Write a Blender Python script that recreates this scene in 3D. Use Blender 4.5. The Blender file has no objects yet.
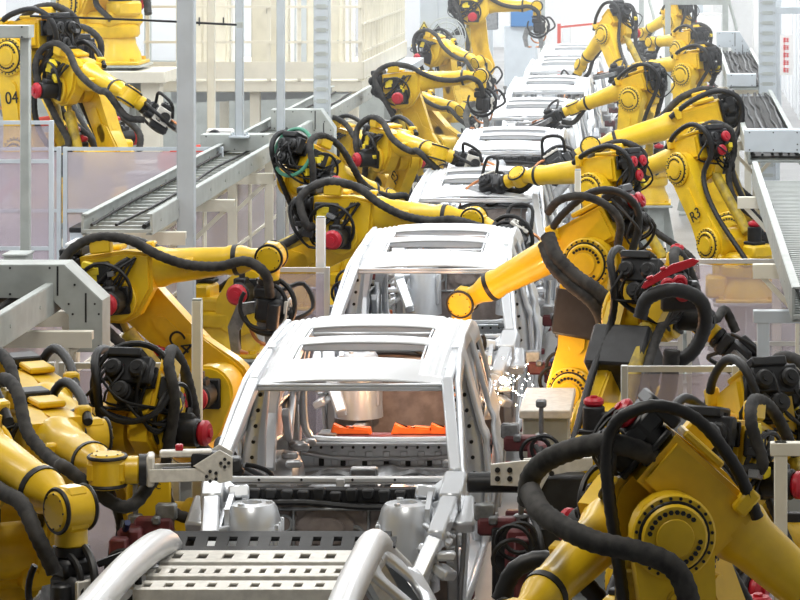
import bpy, bmesh, math, random
from mathutils import Vector, Matrix
random.seed(7)
PI = math.pi
SC = bpy.context.scene
COL = SC.collection
V = Vector
R = math.radians

# ------------------------------------------------------------------ camera
F, CX, CH = 3035.0, 1.98, 4.6            # focal length in pixels, camera x, camera height
cam_d = bpy.data.cameras.new('camera'); cam = bpy.data.objects.new('camera', cam_d); COL.objects.link(cam)
cam.location = (CX, 0, CH); cam.rotation_euler = (PI / 2, 0, 0)
cam_d.sensor_width = 36; cam_d.lens = 36 * F / 800
cam_d.shift_x = (400 - 672) / 800; cam_d.shift_y = -(300 + 90) / 800
cam_d.clip_end = 300
SC.camera = cam
def at(px, py, Y):                        # a pixel at distance Y as a point
    return V((CX + (px - 672) / F * Y, Y, CH - (py + 90) / F * Y))

# ------------------------------------------------------------------ materials
MATS = {}
def mat(name, col, rough=.5, metal=0., noise=0., nscale=8., col2=None, bump=0., spec=.5, coat=0.):
    m = bpy.data.materials.new(name); m.use_nodes = True
    nt = m.node_tree; b = nt.nodes['Principled BSDF']
    b.inputs['Base Color'].default_value = (*col, 1); b.inputs['Roughness'].default_value = rough
    b.inputs['Metallic'].default_value = metal; b.inputs['Specular IOR Level'].default_value = spec
    b.inputs['Coat Weight'].default_value = coat
    if noise or bump:
        tc = nt.nodes.new('ShaderNodeTexCoord'); n = nt.nodes.new('ShaderNodeTexNoise')
        n.inputs['Scale'].default_value = nscale; n.inputs['Detail'].default_value = 5
        nt.links.new(tc.outputs['Object'], n.inputs['Vector'])
        if noise:
            r = nt.nodes.new('ShaderNodeValToRGB'); c2 = col2 or tuple(c * (1 - noise) for c in col)
            r.color_ramp.elements[0].position = .38; r.color_ramp.elements[0].color = (*c2, 1)
            r.color_ramp.elements[1].position = .6; r.color_ramp.elements[1].color = (*col, 1)
            nt.links.new(n.outputs['Fac'], r.inputs['Fac']); nt.links.new(r.outputs['Color'], b.inputs['Base Color'])
        if bump:
            bp = nt.nodes.new('ShaderNodeBump'); bp.inputs['Strength'].default_value = bump; bp.inputs['Distance'].default_value = .01
            nt.links.new(n.outputs['Fac'], bp.inputs['Height']); nt.links.new(bp.outputs['Normal'], b.inputs['Normal'])
    MATS[name] = m; return m
YEL = mat('robot_yellow_paint', (.88, .57, .015), .38, noise=.12, nscale=5, col2=(.76, .48, .014), coat=.15)
YEL2 = mat('robot_yellow_paint_worn', (.60, .43, .03), .5, noise=.4, nscale=9, col2=(.30, .22, .04))
BLK = mat('black_rubber', (.010, .010, .011), .5, noise=.4, nscale=30)
HOSE = mat('grey_black_hose_cover', (.048, .045, .042), .75, noise=.45, nscale=14, col2=(.014, .014, .014))
DARK = mat('dark_machine_paint', (.022, .023, .026), .45, noise=.4, nscale=12)
RED = mat('red_motor_cap', (.50, .014, .03), .38)
STEEL = mat('galvanised_body_steel', (.78, .81, .85), .32, metal=.5, noise=.06, nscale=3)
ROOFM = mat('galvanised_roof_skin', (.74, .75, .765), .38, metal=.30, noise=.04, nscale=2)
STEEL2 = mat('inner_body_steel', (.58, .60, .62), .36, metal=.6, noise=.3, nscale=7)
PRIM = mat('brown_grey_dash_steel', (.40, .34, .32), .5, metal=.3, noise=.3, nscale=9)
IRON = mat('cast_steel_grey', (.30, .31, .32), .42, metal=.6, noise=.35, nscale=18)
ALU = mat('aluminium_profile', (.62, .62, .60), .4, metal=.5)
CREAM = mat('cream_painted_steel', (.80, .76, .64), .5, noise=.08, nscale=4)
GREY = mat('grey_green_duct_paint', (.46, .49, .47), .5, noise=.15, nscale=6)
LGREY = mat('light_blue_grey_paint', (.56, .61, .65), .5, noise=.08, nscale=4)
WHITE = mat('white_paint', (.85, .85, .84), .45, noise=.05)
WHT2 = mat('off_white_gripper_paint', (.80, .77, .70), .42, noise=.15, nscale=20)
BLUE = mat('blue_drawer_paint', (.03, .17, .42), .4)
NAVY = mat('blue_hose', (.012, .03, .12), .5)
ORANGE = mat('orange_fixture_paint', (.75, .16, .03), .5, noise=.3, nscale=10)
MAROON = mat('maroon_fixture_paint', (.16, .035, .04), .5, noise=.4, nscale=12)
REDP = mat('red_machine_paint', (.70, .07, .04), .5)
TEAL = mat('green_cable', (.08, .30, .20), .5)
COPPER = mat('copper_alloy', (.62, .27, .12), .4, metal=.8)
FLOORM = mat('painted_concrete', (.40, .395, .39), .35, noise=.35, nscale=.7, col2=(.27, .265, .26))
WALLM = mat('white_wall_cladding', (.88, .90, .92), .6, noise=.03, nscale=.5)
CEILM = mat('ceiling_deck', (.5, .5, .5), .7, noise=.1, nscale=1)
GRATE = mat('dark_grating', (.12, .12, .12), .5, metal=.3, noise=.3, nscale=20)
TXT = mat('black_stencil_ink', (.012, .012, .012), .6)
YSIGN = mat('yellow_sign_print', (.9, .7, .03), .5)
SIGNRED = mat('red_sign_print', (.75, .05, .06), .5)
def pane_mat(name, col, fac):
    m = bpy.data.materials.new(name); m.use_nodes = True; nt = m.node_tree
    b = nt.nodes['Principled BSDF']; b.inputs['Base Color'].default_value = (*col, 1); b.inputs['Roughness'].default_value = .25
    t = nt.nodes.new('ShaderNodeBsdfTransparent'); t.inputs['Color'].default_value = (.94, .92, .95, 1)
    x = nt.nodes.new('ShaderNodeMixShader'); x.inputs[0].default_value = fac
    nt.links.new(t.outputs[0], x.inputs[1]); nt.links.new(b.outputs[0], x.inputs[2])
    nt.links.new(x.outputs[0], nt.nodes['Material Output'].inputs['Surface']); MATS[name] = m; return m
PANE = pane_mat('clear_polycarbonate', (.62, .55, .60), .32)
PANE2 = pane_mat('milky_polycarbonate', (.72, .66, .70), .55)
def emit(name, col, s):
    m = bpy.data.materials.new(name); m.use_nodes = True; nt = m.node_tree
    e = nt.nodes.new('ShaderNodeEmission'); e.inputs[0].default_value = (*col, 1); e.inputs[1].default_value = s
    nt.links.new(e.outputs[0], nt.nodes['Material Output'].inputs['Surface']); return m
SPARK = emit('weld_spark_glow', (1, .78, .5), 60)
LAMP = emit('lamp_tube_glow', (1, 1, .97), 14)

# ------------------------------------------------------------------ mesh building
def axis_mat(p, d, up=None):              # matrix at p whose z axis points along d
    d = V(d).normalized(); q = d.to_track_quat('Z', 'Y').to_matrix().to_4x4(); q.translation = V(p); return q
class B:
    def __init__(s, sharp=38): s.bm = bmesh.new(); s.sharp = sharp
    def box(s, c, size, bev=.0, m=None):
        M = Matrix.Translation(V(c)) @ Matrix.Diagonal((*size, 1))
        r = bmesh.ops.create_cube(s.bm, size=1, matrix=(m @ M) if m else M)
        if bev: bmesh.ops.bevel(s.bm, geom=list({e for v in r['verts'] for e in v.link_edges}), offset=bev, segments=1, affect='EDGES', clamp_overlap=True)
        return s
    def bar(s, p, q, w, h, up=(0, 0, 1), bev=.0):     # square bar from p to q
        p, q = V(p), V(q); d = q - p; L = d.length; z = d / L; u = V(up)
        x = z.cross(u)
        if x.length < 1e-4: x = z.cross(V((1, 0, 0)))
        x.normalize(); y = x.cross(z)
        m = Matrix((x, y, z)).transposed().to_4x4(); m.translation = (p + q) / 2
        return s.box((0, 0, 0), (w, h, L), bev, m)
    def rings(s, rings, cap0=True, cap1=True, closed=True):
        vs = [[s.bm.verts.new(p) for p in r] for r in rings]; n = len(vs[0])
        for a, b in zip(vs, vs[1:]):
            for i in range(n if closed else n - 1):
                j = (i + 1) % n
                try: s.bm.faces.new((a[i], a[j], b[j], b[i]))
                except ValueError: pass
        if cap0 and closed: s.bm.faces.new(vs[0][::-1])
        if cap1 and closed: s.bm.faces.new(vs[-1])
        return s
    def lathe(s, prof, n=20, m=None):     # (r, z) pairs about the z axis of m
        m = m or Matrix()
        return s.rings([[m @ V((max(r, .0005) * math.cos(2 * PI * i / n), max(r, .0005) * math.sin(2 * PI * i / n), z)) for i in range(n)] for r, z in prof])
    def cyl(s, p, q, r0, r1=None, n=16, ch=0.):
        p, q = V(p), V(q); L = (q - p).length; r1 = r0 if r1 is None else r1
        pr = [(r0, 0), (r1, L)] if not ch else [(r0 - ch, 0), (r0, ch), (r1, L - ch), (r1 - ch, L)]
        return s.lathe(pr, n, axis_mat(p, q - p))
    def tube(s, pts, r, n=8, rib=0., step=None):      # sweep along a smooth path; rib makes it corrugated
        pts = spline(pts, step or .05); rr = []; fr = None
        for i, p in enumerate(pts):
            t = (pts[min(i + 1, len(pts) - 1)] - pts[max(i - 1, 0)]).normalized()
            if fr is None: fr = t.orthogonal().normalized()
            fr = (fr - t * fr.dot(t)).normalized(); b = t.cross(fr)
            q = r * (1 - rib * (i % 2))
            rr.append([p + (fr * math.cos(2 * PI * k / n) + b * math.sin(2 * PI * k / n)) * q for k in range(n)])
        return s.rings(rr)
    def prism(s, poly, y0, y1, m=None, bev=0.):       # polygon in x,z pushed along y
        m = m or Matrix()
        a = [s.bm.verts.new(m @ V((x, y0, z))) for x, z in poly]; b = [s.bm.verts.new(m @ V((x, y1, z))) for x, z in poly]
        n = len(poly); fs = [s.bm.faces.new(a), s.bm.faces.new(b[::-1])]
        for i in range(n): s.bm.faces.new((a[i], b[i], b[(i + 1) % n], a[(i + 1) % n]))
        if bev:
            es = list({e for f in fs for e in f.edges}); bmesh.ops.bevel(s.bm, geom=es, offset=bev, segments=2, affect='EDGES', clamp_overlap=True)
        return s
    def torus(s, c, d, Rr, r, n=24, k=8, a0=0, a1=2 * PI):
        m = axis_mat(c, d); full = abs(a1 - a0 - 2 * PI) < 1e-3; N = n
        rg = [[m @ V(((Rr + r * math.cos(2 * PI * j / k)) * math.cos(t), (Rr + r * math.cos(2 * PI * j / k)) * math.sin(t), r * math.sin(2 * PI * j / k))) for j in range(k)]
              for t in [a0 + (a1 - a0) * i / N for i in range(N + 1)]]
        return s.rings(rg, not full, not full)
    def done(s, name, material, parent=None, mw=None, solid=0., smooth=True):
        me = mesh_of(s, name, material, smooth); return put(name, me, parent, mw, solid)
def mesh_of(b, name, material, smooth=True):
    bm = b.bm; bmesh.ops.remove_doubles(bm, verts=bm.verts, dist=1e-5)
    bmesh.ops.recalc_face_normals(bm, faces=bm.faces); bm.normal_update()
    if smooth:
        lim = R(b.sharp)
        for f in bm.faces: f.smooth = True
        for e in bm.edges:
            e.smooth = not (len(e.link_faces) == 2 and e.calc_face_angle(0) > lim)
    me = bpy.data.meshes.new(name); bm.to_mesh(me); bm.free(); me.materials.append(material); return me
def put(name, me, parent=None, mw=None, solid=0.):    # mw: matrix in the space of the top-level thing's parent chain
    o = bpy.data.objects.new(name, me); COL.objects.link(o)
    if parent: o.parent = parent
    if mw is not None: o.matrix_local = mw
    if solid:
        md = o.modifiers.new('thickness', 'SOLIDIFY'); md.thickness = solid; md.offset = 0
    return o
def spline(pts, step):
    pts = [V(p) for p in pts]
    if len(pts) < 3:
        n = max(2, int((pts[1] - pts[0]).length / step)); return [pts[0].lerp(pts[1], i / n) for i in range(n + 1)]
    P = [pts[0] * 2 - pts[1]] + pts + [pts[-1] * 2 - pts[-2]]; out = []
    for i in range(1, len(P) - 2):
        a, b, c, d = P[i - 1:i + 3]; n = max(2, int((c - b).length / step))
        for k in range(n):
            t = k / n
            out.append(.5 * ((2 * b) + (c - a) * t + (2 * a - 5 * b + 4 * c - d) * t * t + (3 * b - a - 3 * c + d) * t ** 3))
    out.append(P[-2]); return out
def tag(o, label, cat, group=None, kind=None):
    o['label'] = label; o['category'] = cat
    if group: o['group'] = group
    if kind: o['kind'] = kind
    return o
def thing(name, label, cat, loc=(0, 0, 0), group=None):
    o = bpy.data.objects.new(name, None); COL.objects.link(o); o.location = loc; o.empty_display_size = .2
    return tag(o, label, cat, group)
def struct(o): o['kind'] = 'structure'; return o
def text_mesh(s, size, depth=.003):
    c = bpy.data.curves.new('lettering', 'FONT'); c.body = s; c.size = size; c.extrude = depth; c.align_x = 'CENTER'; c.align_y = 'CENTER'
    o = bpy.data.objects.new('lettering', c); COL.objects.link(o)
    me = bpy.data.meshes.new_from_object(o.evaluated_get(bpy.context.evaluated_depsgraph_get()))
    bpy.data.objects.remove(o); me.name = 'marking'; me.materials.clear(); me.materials.append(TXT); return me
def hull2(c0, r0, c1, r1, n=10):          # outline round two circles (x,z)
    c0, c1 = V(c0), V(c1); d = c1 - c0; a = math.atan2(d.y, d.x); k = math.acos(max(-1, min(1, (r0 - r1) / d.length)))
    out = [(c0.x + r0 * math.cos(t), c0.y + r0 * math.sin(t)) for t in [a + k + (2 * PI - 2 * k) * i / n for i in range(n + 1)]]
    out += [(c1.x + r1 * math.cos(t), c1.y + r1 * math.sin(t)) for t in [a - k + 2 * k * i / n for i in range(n + 1)]]
    return out


# ------------------------------------------------------------------ car bodies in white (x across, y along the line, front towards -y)
def sd_poly(p, pts, r=0.):
    d = 1e9; ins = False; n = len(pts); px, py = p
    for i in range(n):
        ax, ay = pts[i]; bx, by = pts[i - 1]
        ex, ey = bx - ax, by - ay; wx, wy = px - ax, py - ay
        t = max(0, min(1, (wx * ex + wy * ey) / (ex * ex + ey * ey)))
        d = min(d, (wx - ex * t) ** 2 + (wy - ey * t) ** 2)
        if (ay > py) != (by > py) and px < (bx - ax) * (py - ay) / (by - ay) + ax: ins = not ins
    return (-1 if ins else 1) * math.sqrt(d) - r
def sheet(sdf, u0, u1, v0, v1, step, fn):             # a pressed sheet: cells inside the outline, edges snapped to it
    b = B(50); nu = round((u1 - u0) / step); nv = round((v1 - v0) / step); keep = set()
    for i in range(nu):
        for j in range(nv):
            if sdf((u0 + (i + .5) * step, v0 + (j + .5) * step)) < 0: keep.add((i, j))
    vs = {}
    def vert(i, j):
        if (i, j) in vs: return vs[i, j]
        u, v = u0 + i * step, v0 + j * step
        if not all((i - a, j - c) in keep for a in (0, 1) for c in (0, 1)):
            for _ in range(2):
                d = sdf((u, v)); h = 1e-3
                gu = (sdf((u + h, v)) - d) / h; gv = (sdf((u, v + h)) - d) / h; g = math.hypot(gu, gv) or 1
                d = max(-step, min(step, d)); u -= d * gu / g; v -= d * gv / g
        vs[i, j] = b.bm.verts.new(fn(u, v)); return vs[i, j]
    for i, j in sorted(keep):
        try: b.bm.faces.new((vert(i, j), vert(i + 1, j), vert(i + 1, j + 1), vert(i, j + 1)))
        except ValueError: pass
    return b
def lerp(x, xs, ys):
    if x <= xs[0]: return ys[0]
    for a, b, c, d in zip(xs, xs[1:], ys, ys[1:]):
        if x <= b: return c + (d - c) * (x - a) / (b - a)
    return ys[-1]
def smooth_lerp(x, xs, ys):
    return sum(lerp(x + k * .05, xs, ys) for k in (-2, -1, 0, 1, 2)) / 5
def side_x(y, z):                                     # half width of the body shell
    w = lerp(z, (.42, .55, .95, 1.18, 1.30, 1.72, 1.80), (.755, .775, .805, .785, .755, .650, .615))
    if y < 0: w -= .035 * (y / .9) ** 2
    if y > 1.9: w -= .06 * ((y - 1.9) / .6) ** 2
    d = math.hypot(y - 1.78, z - .62); w += .035 * math.exp(-((d - .42) / .09) ** 2)
    return w + .02 * math.exp(-((z - 1.22) / .03) ** 2)
SIDE_OUT = [(-.93, .44), (-.95, 1.05), (-.84, 1.25), (-.4, 1.50), (.0, 1.70), (.45, 1.775), (1.2, 1.83), (1.8, 1.835), (2.2, 1.75), (2.36, 1.42), (2.46, 1.15), (2.48, .62), (2.2, .50), (1.25, .44)]
FD = [(-.74, .58), (-.77, 1.06), (-.66, 1.24), (-.24, 1.46), (.1, 1.62), (.62, 1.69), (.66, 1.2), (.64, .58)]
RD = [(.95, .58), (.95, 1.2), (.92, 1.71), (1.40, 1.71), (1.52, 1.3), (1.42, 1.02), (1.26, .80), (1.2, .58)]
QW = [(1.66, 1.36), (1.58, 1.68), (2.0, 1.66), (2.2, 1.38)]
def side_sdf(p):
    d = sd_poly(p, SIDE_OUT)
    for q, r in ((FD, .04), (RD, .04), (QW, .02)):
        d = max(d, -sd_poly(p, q, r))
    return max(d, .36 - math.hypot(p[0] - 1.78, p[1] - .60))
def roof_z(x, y):
    z = smooth_lerp(y, (-.05, .1, .45, .9, 1.4, 1.9, 2.15, 2.32), (1.70, 1.735, 1.78, 1.82, 1.845, 1.85, 1.82, 1.75))
    z -= .05 * (abs(x) / .62) ** 2.6
    for c in (.44, .48, .52, .56):
        if .12 < y < 2.15: z -= .011 * math.exp(-((abs(x) - c) / .008) ** 2)
    return z
def roof_sdf(p):
    x, y = p
    d = sd_poly(p, [(-.59, -.02), (0, -.05), (.59, -.02), (.615, 1.0), (.60, 2.1), (.52, 2.26), (0, 2.32), (-.52, 2.26), (-.60, 2.1), (-.615, 1.0)])
    for y0, y1 in ((.42, .84), (1.04, 1.40)):
        d = max(d, -sd_poly(p, [(-.385, y0 + .03), (-.385, y1 - .03), (.385, y1 - .03), (.385, y0 + .03)], .03))
    return d
def flank(s):                                         # x mirrored by s
    return lambda y, z: V((s * side_x(y, z), y, z))
CAR_MESH = []
def car_part(name, b, m, solid=0., sub=None): CAR_MESH.append((name, mesh_of(b, name, m), solid, sub))
def pill(b, x, z, w, h, y, d=.02):                    # raised stamping on a panel that faces -y
    b.prism([(x + w / 2 * math.cos(t), z + h / 2 * math.sin(t)) for t in [2 * PI * i / 14 for i in range(14)]], y - d, y, bev=.006)
car_part('roof_panel', sheet(roof_sdf, -.64, .64, -.08, 2.36, .02, lambda x, y: V((x, y, roof_z(x, y)))), ROOFM, .014)
for y in (.0, .38, .94, 1.45, 2.2):
    b = B(); b.box((0, y, roof_z(0, y) - .055), (1.14, .12, .03), .008)
    if y == .94:
        for s in (-.2, 0, .2): b.box((s, y, roof_z(s, y) - .05), (.09, .05, .04), .006)
    car_part('roof_bow', b, STEEL)
for y0, y1 in ((.41, .85), (1.03, 1.41)):
    b = B()
    for y in (y0, y1): b.box((0, y, roof_z(0, y) - .028), (.80, .012, .04))
    for s in (-1, 1): b.bar((s * .40, y0, roof_z(.4, y0) - .024), (s * .40, y1, roof_z(.4, y1) - .024), .012, .05)
    car_part('opening_flange', b, STEEL)
for s in (-1, 1):
    car_part('body_side', sheet(side_sdf, -1.0, 2.54, .40, 1.82, .035, flank(s)), STEEL, .03)
    b = B()                                           # inner pillars, rails and sill
    def rail(pts, w, h):
        pts = [V((s * x, y, z)) for x, y, z in pts]
        for p, q in zip(pts, pts[1:]): b.bar(p, q, w, h, (s, 0, 0), .008)
    rail([(.595, .0, 1.69), (.70, -.78, 1.27), (.68, -.86, 1.10), (.70, -.86, .5)], .075, .07)
    rail([(.60, .0, 1.69), (.605, .9, 1.77), (.59, 1.7, 1.785), (.565, 2.1, 1.74)], .07, .06)
    rail([(.71, -.86, .50), (.71, 2.2, .52)], .10, .10)
    rail([(.555, 2.12, 1.73), (.64, 2.34, 1.2), (.63, 2.36, .62)], .13, .08)
    rail([(.60, 1.52, 1.76), (.68, 1.50, 1.25), (.68, 1.36, .9)], .10, .07)
    rail([(.64, 2.28, 1.30), (.62, 1.9, 1.02), (.60, 1.55, 1.25)], .06, .05)
    car_part('inner_pillar_frame', b, STEEL)
    b = B(45); rg = []                                # centre pillar: broad in the middle, pointed at the sill
    for z, xo, w, d in ((1.80, .615, .05, .12), (1.66, .66, .07, .14), (1.45, .705, .09, .16), (1.22, .755, .12, .18), (1.0, .785, .145, .19), (.78, .785, .13, .17), (.60, .77, .08, .13), (.47, .755, .03, .08)):
        rg.append([V((s * (xo - a * w), .80 + c * d / 2, z)) for a, c in ((0, -.7), (0, .8), (.25, 1), (1, .8), (1, -.6), (.75, -1), (.25, -1))])
    b.rings(rg)
    for k in range(5): b.cyl((s * (.70 - .01 * k), .71, 1.35 - .13 * k), (s * (.70 - .01 * k), .70, 1.35 - .13 * k), .014, n=8)
    car_part('centre_pillar', b, STEEL)
    b = B(); m = Matrix.Translation((s * .50, 1.78, .60)) @ Matrix(((0, 0, s, 0), (1, 0, 0, 0), (0, 1, 0, 0), (0, 0, 0, 1)))   # wheel house
    b.rings([[m @ V((r * math.cos(t), r * math.sin(t), z)) for t in [(PI * 1.06 * i / 20 - PI * .03) for i in range(21)]] for r, z in ((.02, .03), (.28, .03), (.33, .06), (.35, .14), (.34, .24))], closed=False)
    for k in range(5): b.box((s * (.52 + .05 * (k % 2)), 1.36 + .2 * k, .98 - .02 * abs(k - 2)), (.10, .05, .04), .01)
    car_part('wheel_house', b, STEEL2, .01)
    b = B()                                           # inner quarter panel with stampings
    def iq(p): return max(sd_poly(p, [(1.4, .80), (1.50, 1.28), (2.28, 1.28), (2.36, .66), (2.16, .62), (2.1, .86), (1.78, 1.0)]), -sd_poly(p, [(1.75, 1.10), (1.75, 1.2), (2.1, 1.2), (2.15, 1.02), (1.95, 1.02)], .02))
    q = sheet(iq, 1.38, 2.40, .60, 1.32, .04, lambda y, z: V((s * (side_x(y, z) - .10 + .012 * math.sin(y * 26) * math.sin(z * 20)), y, z)))
    car_part('inner_quarter_panel', q, STEEL2, .008)
b = B()                                               # floor with pressed ribs and a tunnel
def fz(x, y):
    z = .50 + .12 * math.exp(-(x / .13) ** 2) * (1 if y < 1.1 else .3) + (.10 if y > 1.15 else 0) + (.12 if y > 1.5 else 0)
    return z + .008 * math.sin(x * 50)
xs = [-.70 + 1.4 * i / 36 for i in range(37)]; ys = [-.86 + 3.2 * i / 40 for i in range(41)]
b.rings([[V((x, y, fz(x, y))) for x in xs] for y in ys], closed=False)
for y in (.05, .62): b.box((0, y, .60), (1.36, .12, .09), .015)
car_part('floor_pan', b, STEEL2, .008)
b = B()                                               # dash panel
b.box((0, -.87, .82), (1.36, .03, .68), .005)
for x, w in ((-.48, .14), (-.32, .12)): b.box((x, -.888, .96), (w, .02, .24), .008)
pill(b, -.05, .98, .34, .22, -.885); pill(b, -.05, .98, .22, .12, -.90, .03); pill(b, .36, .97, .26, .20, -.885); pill(b, .36, .97, .16, .12, -.90)
for i in range(26):
    x, z = random.uniform(-.6, .6), random.uniform(.84, 1.08); b.cyl((x, -.885, z), (x, -.90, z), .012, n=8)
car_part('dash_panel', b, PRIM)
b = B()                                               # dark cross member below the cowl
b.box((0, -.88, 1.165), (1.34, .07, .09), .01)
for i in range(13): b.box((-.56 + .095 * i, -.93, 1.165 + .008 * (i % 3)), (.07, .05, .06 + .02 * (i % 2)), .01)
b.tube([(-.6, -.95, 1.12), (-.2, -.97, 1.14), (.2, -.96, 1.11), (.6, -.95, 1.13)], .018)
car_part('dash_cross_member', b, DARK)
b = B(); b.box((0, -.82, 1.245), (1.36, .05, .035), .008); b.box((0, -.79, 1.225), (1.34, .09, .012)); b.box((.03, -.852, 1.23), (.05, .02, .05), .005)
car_part('cowl_bar', b, ROOFM)
b = B(); b.box((0, -.03, 1.68), (1.16, .06, .02), .005); car_part('windscreen_header', b, STEEL)
for s in (-1, 1):
    b = B(); m = Matrix.Translation((s * .45, -1.15, .17))
    b.lathe([(.19, .50), (.17, .90), (.15, .97), (.13, 1.0), (.06, 1.005), (.055, .98), (.0, .98)], 20, m)
    for k in range(3): b.cyl((s * .45 + .1 * math.cos(k * 2.1), -1.15 + .1 * math.sin(k * 2.1), 1.17), (s * .45 + .1 * math.cos(k * 2.1), -1.15 + .1 * math.sin(k * 2.1), 1.185), .02, n=8)
    b.box((s * .34, -1.15, .88), (.06, .26, .40), .03)
    for k in range(4): b.box((s * .29, -1.26 + .07 * k, .92), (.03, .02, .30), .006)
    b.prism([(-1.05, 1.22), (-1.28, 1.16), (-1.30, .70), (-1.02, .70)], .0, .03, Matrix(((0, s, 0, s * .56), (1, 0, 0, 0), (0, 0, 1, 0), (0, 0, 0, 1))))
    car_part('shock_tower', b, STEEL)
    b = B()
    for p, q, w, h in (((.71, -.84, 1.25), (.69, -1.10, 1.16), .12, .13), ((.69, -1.10, 1.16), (.64, -1.50, 1.03), .11, .10), ((.64, -1.50, 1.03), (.52, -1.70, .78), .10, .09)):
        b.bar((s * p[0], p[1], p[2]), (s * q[0], q[1], q[2]), w, h, (s, 0, 0), .012)
    b.prism([(-.98, 1.12), (-1.15, 1.14), (-1.55, 1.0), (-1.45, .80), (-1.2, .72), (-.98, .8)], 0, .02, Matrix(((0, s, 0, s * .60), (1, 0, 0, 0), (0, 0, 1, 0), (0, 0, 0, 1))))
    for k in range(6): b.cyl((s * .70, -.92 - .1 * k, 1.14 - .05 * k), (s * .735, -.92 - .1 * k, 1.14 - .05 * k), .014, n=8)
    rd = random.Random(5)
    for k in range(16):                               # stamped brackets stacked round the strut
        y = rd.uniform(-1.55, -.92); m = Matrix.Translation((s * rd.uniform(.54, .70), y, 1.20 + .35 * (y + .9) + rd.uniform(-.14, .05))) @ Matrix.Rotation(rd.uniform(-.5, .5), 4, 'X') @ Matrix.Rotation(s * rd.uniform(-.2, .7), 4, 'Y') @ Matrix.Rotation(rd.uniform(-.6, .6), 4, 'Z')
        b.box((0, 0, 0), (rd.uniform(.05, .13), rd.uniform(.07, .16), rd.uniform(.03, .08)), .012, m)
    b.bar((s * .70, -.86, 1.24), (s * .50, -1.0, 1.10), .10, .09, (0, 0, 1), .015); b.bar((s * .74, -.9, 1.14), (s * .76, -1.15, 1.02), .08, .16, (s, 0, 0), .015)
    car_part('apron_rail', b, STEEL)
    b = B(); b.bar((s * .42, -.88, .56), (s * .42, -1.80, .62), .10, .12, bev=.01); b.box((s * .42, -1.81, .62), (.16, .02, .18), .004)
    car_part('front_rail', b, STEEL2)
b = B(); b.box((0, 2.37, .80), (1.24, .05, .18), .01); b.box((0, 2.34, .90), (1.22, .10, .025), .006); b.box((0, 2.30, .73), (1.22, .06, .03), .005)
for i in range(9): b.box((-.48 + .12 * i, 2.342, .80), (.05, .012, .10), .006)
b.tube([(-.58, 2.32, .84), (-.3, 2.33, .80), (.3, 2.33, .80), (.58, 2.32, .84)], .015)
car_part('rear_panel', b, STEEL)
b = B()                                               # tailgate ring
b.tube([(-.50, 2.22, 1.71), (-.56, 2.28, 1.48), (-.575, 2.34, 1.12), (-.54, 2.36, .96), (-.40, 2.36, .92), (.40, 2.36, .92), (.54, 2.36, .96), (.575, 2.34, 1.12), (.56, 2.28, 1.48), (.50, 2.22, 1.71), (.3, 2.20, 1.75), (-.3, 2.20, 1.75), (-.50, 2.22, 1.71)], .028, 8)
car_part('tailgate_ring', b, STEEL)
b = B()                                               # punched holes and slots: black discs laid on for their dark depth
rd = random.Random(11)
for s in (-1, 1):
    for k in range(9): b.cyl((s * (.655 + .008 * k), -.05 - .085 * k, 1.655 - .047 * k), (s * (.645 + .008 * k), -.065 - .085 * k, 1.65 - .047 * k), .010, n=8)
    for k in range(8): x = lerp(1.5 - .1 * k, (.5, .78, 1.0, 1.22, 1.45, 1.66), (.72, .72, .715, .695, .66, .63)); b.cyl((s * x, .72, 1.5 - .1 * k), (s * x, .70, 1.5 - .1 * k), .013, n=8)
for k in range(15): b.cyl((-.52 + .074 * k, 2.29, .885), (-.52 + .074 * k, 2.275, .885), .010, n=8)
for k in range(7): b.box((-.45 + .15 * k, 2.335, .775), (.035, .012, .055), .004)
for x in (-.45, -.2, .1, .35): b.cyl((x, -.846, 1.248), (x, -.85, 1.248), .008, n=8)
car_part('rivet_or_hole', b, TXT)
b = B()                                               # ribbed stiffeners on the dash panel
for x in (-.56, -.40, -.24, .20, .54): b.box((x, -.895, .97), (.018, .03, .22), .006)
for z in (1.085, .86): b.box((0, -.893, z), (1.2, .025, .02), .006)
for x, z in ((-.30, 1.0), (.12, .93), (.50, 1.0)): b.torus((x, -.892, z), (0, 1, 0), .05, .012, 18, 6)
car_part('dash_stiffener', b, STEEL2)
b = B()                                               # seat and bracket hardware seen through the openings
b.box((-.05, 1.28, .80), (.18, .10, .26), .01); b.box((-.05, 1.22, .80), (.09, .02, .12), .004)
for s in (-1, 1): b.tube([(s * .5, 1.5, .76), (s * .3, 1.46, .86), (s * .1, 1.48, .80), (s * .05, 1.5, .72)], .03, 6)
car_part('seat_bracket', b, IRON)

def make_car(Y, label):
    t = thing('car_body', label, 'car body', (0, Y, .42), 'bare car bodies on the line')
    for name, me, solid, _ in CAR_MESH:
        o = put(name, me, t, Matrix.Translation((0, 0, -.42)), solid)
        if name == 'rivet_or_hole': o['kind'] = 'stuff'
    return t
CAR_LABELS = ['nearest full roofed car body, its cowl bar and empty engine bay facing the camera',
    'second bare car body, yellow wrist in front of its windscreen opening',
    'third bare car body, a round robot wrist hovering over its hood end',
    'fourth bare car body, black weld guns standing at both sides of its roof',
    'fifth bare car body, only its roof showing beyond the pair of weld guns',
    'sixth bare car body, hazy, with an open windscreen frame below a black gripper',
    'seventh bare car body, far down the line below a blue window',
    'eighth bare car body, the last and palest one at the far end']
for k, l in enumerate(CAR_LABELS): make_car(18.7 + 6 * k, l)

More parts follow.
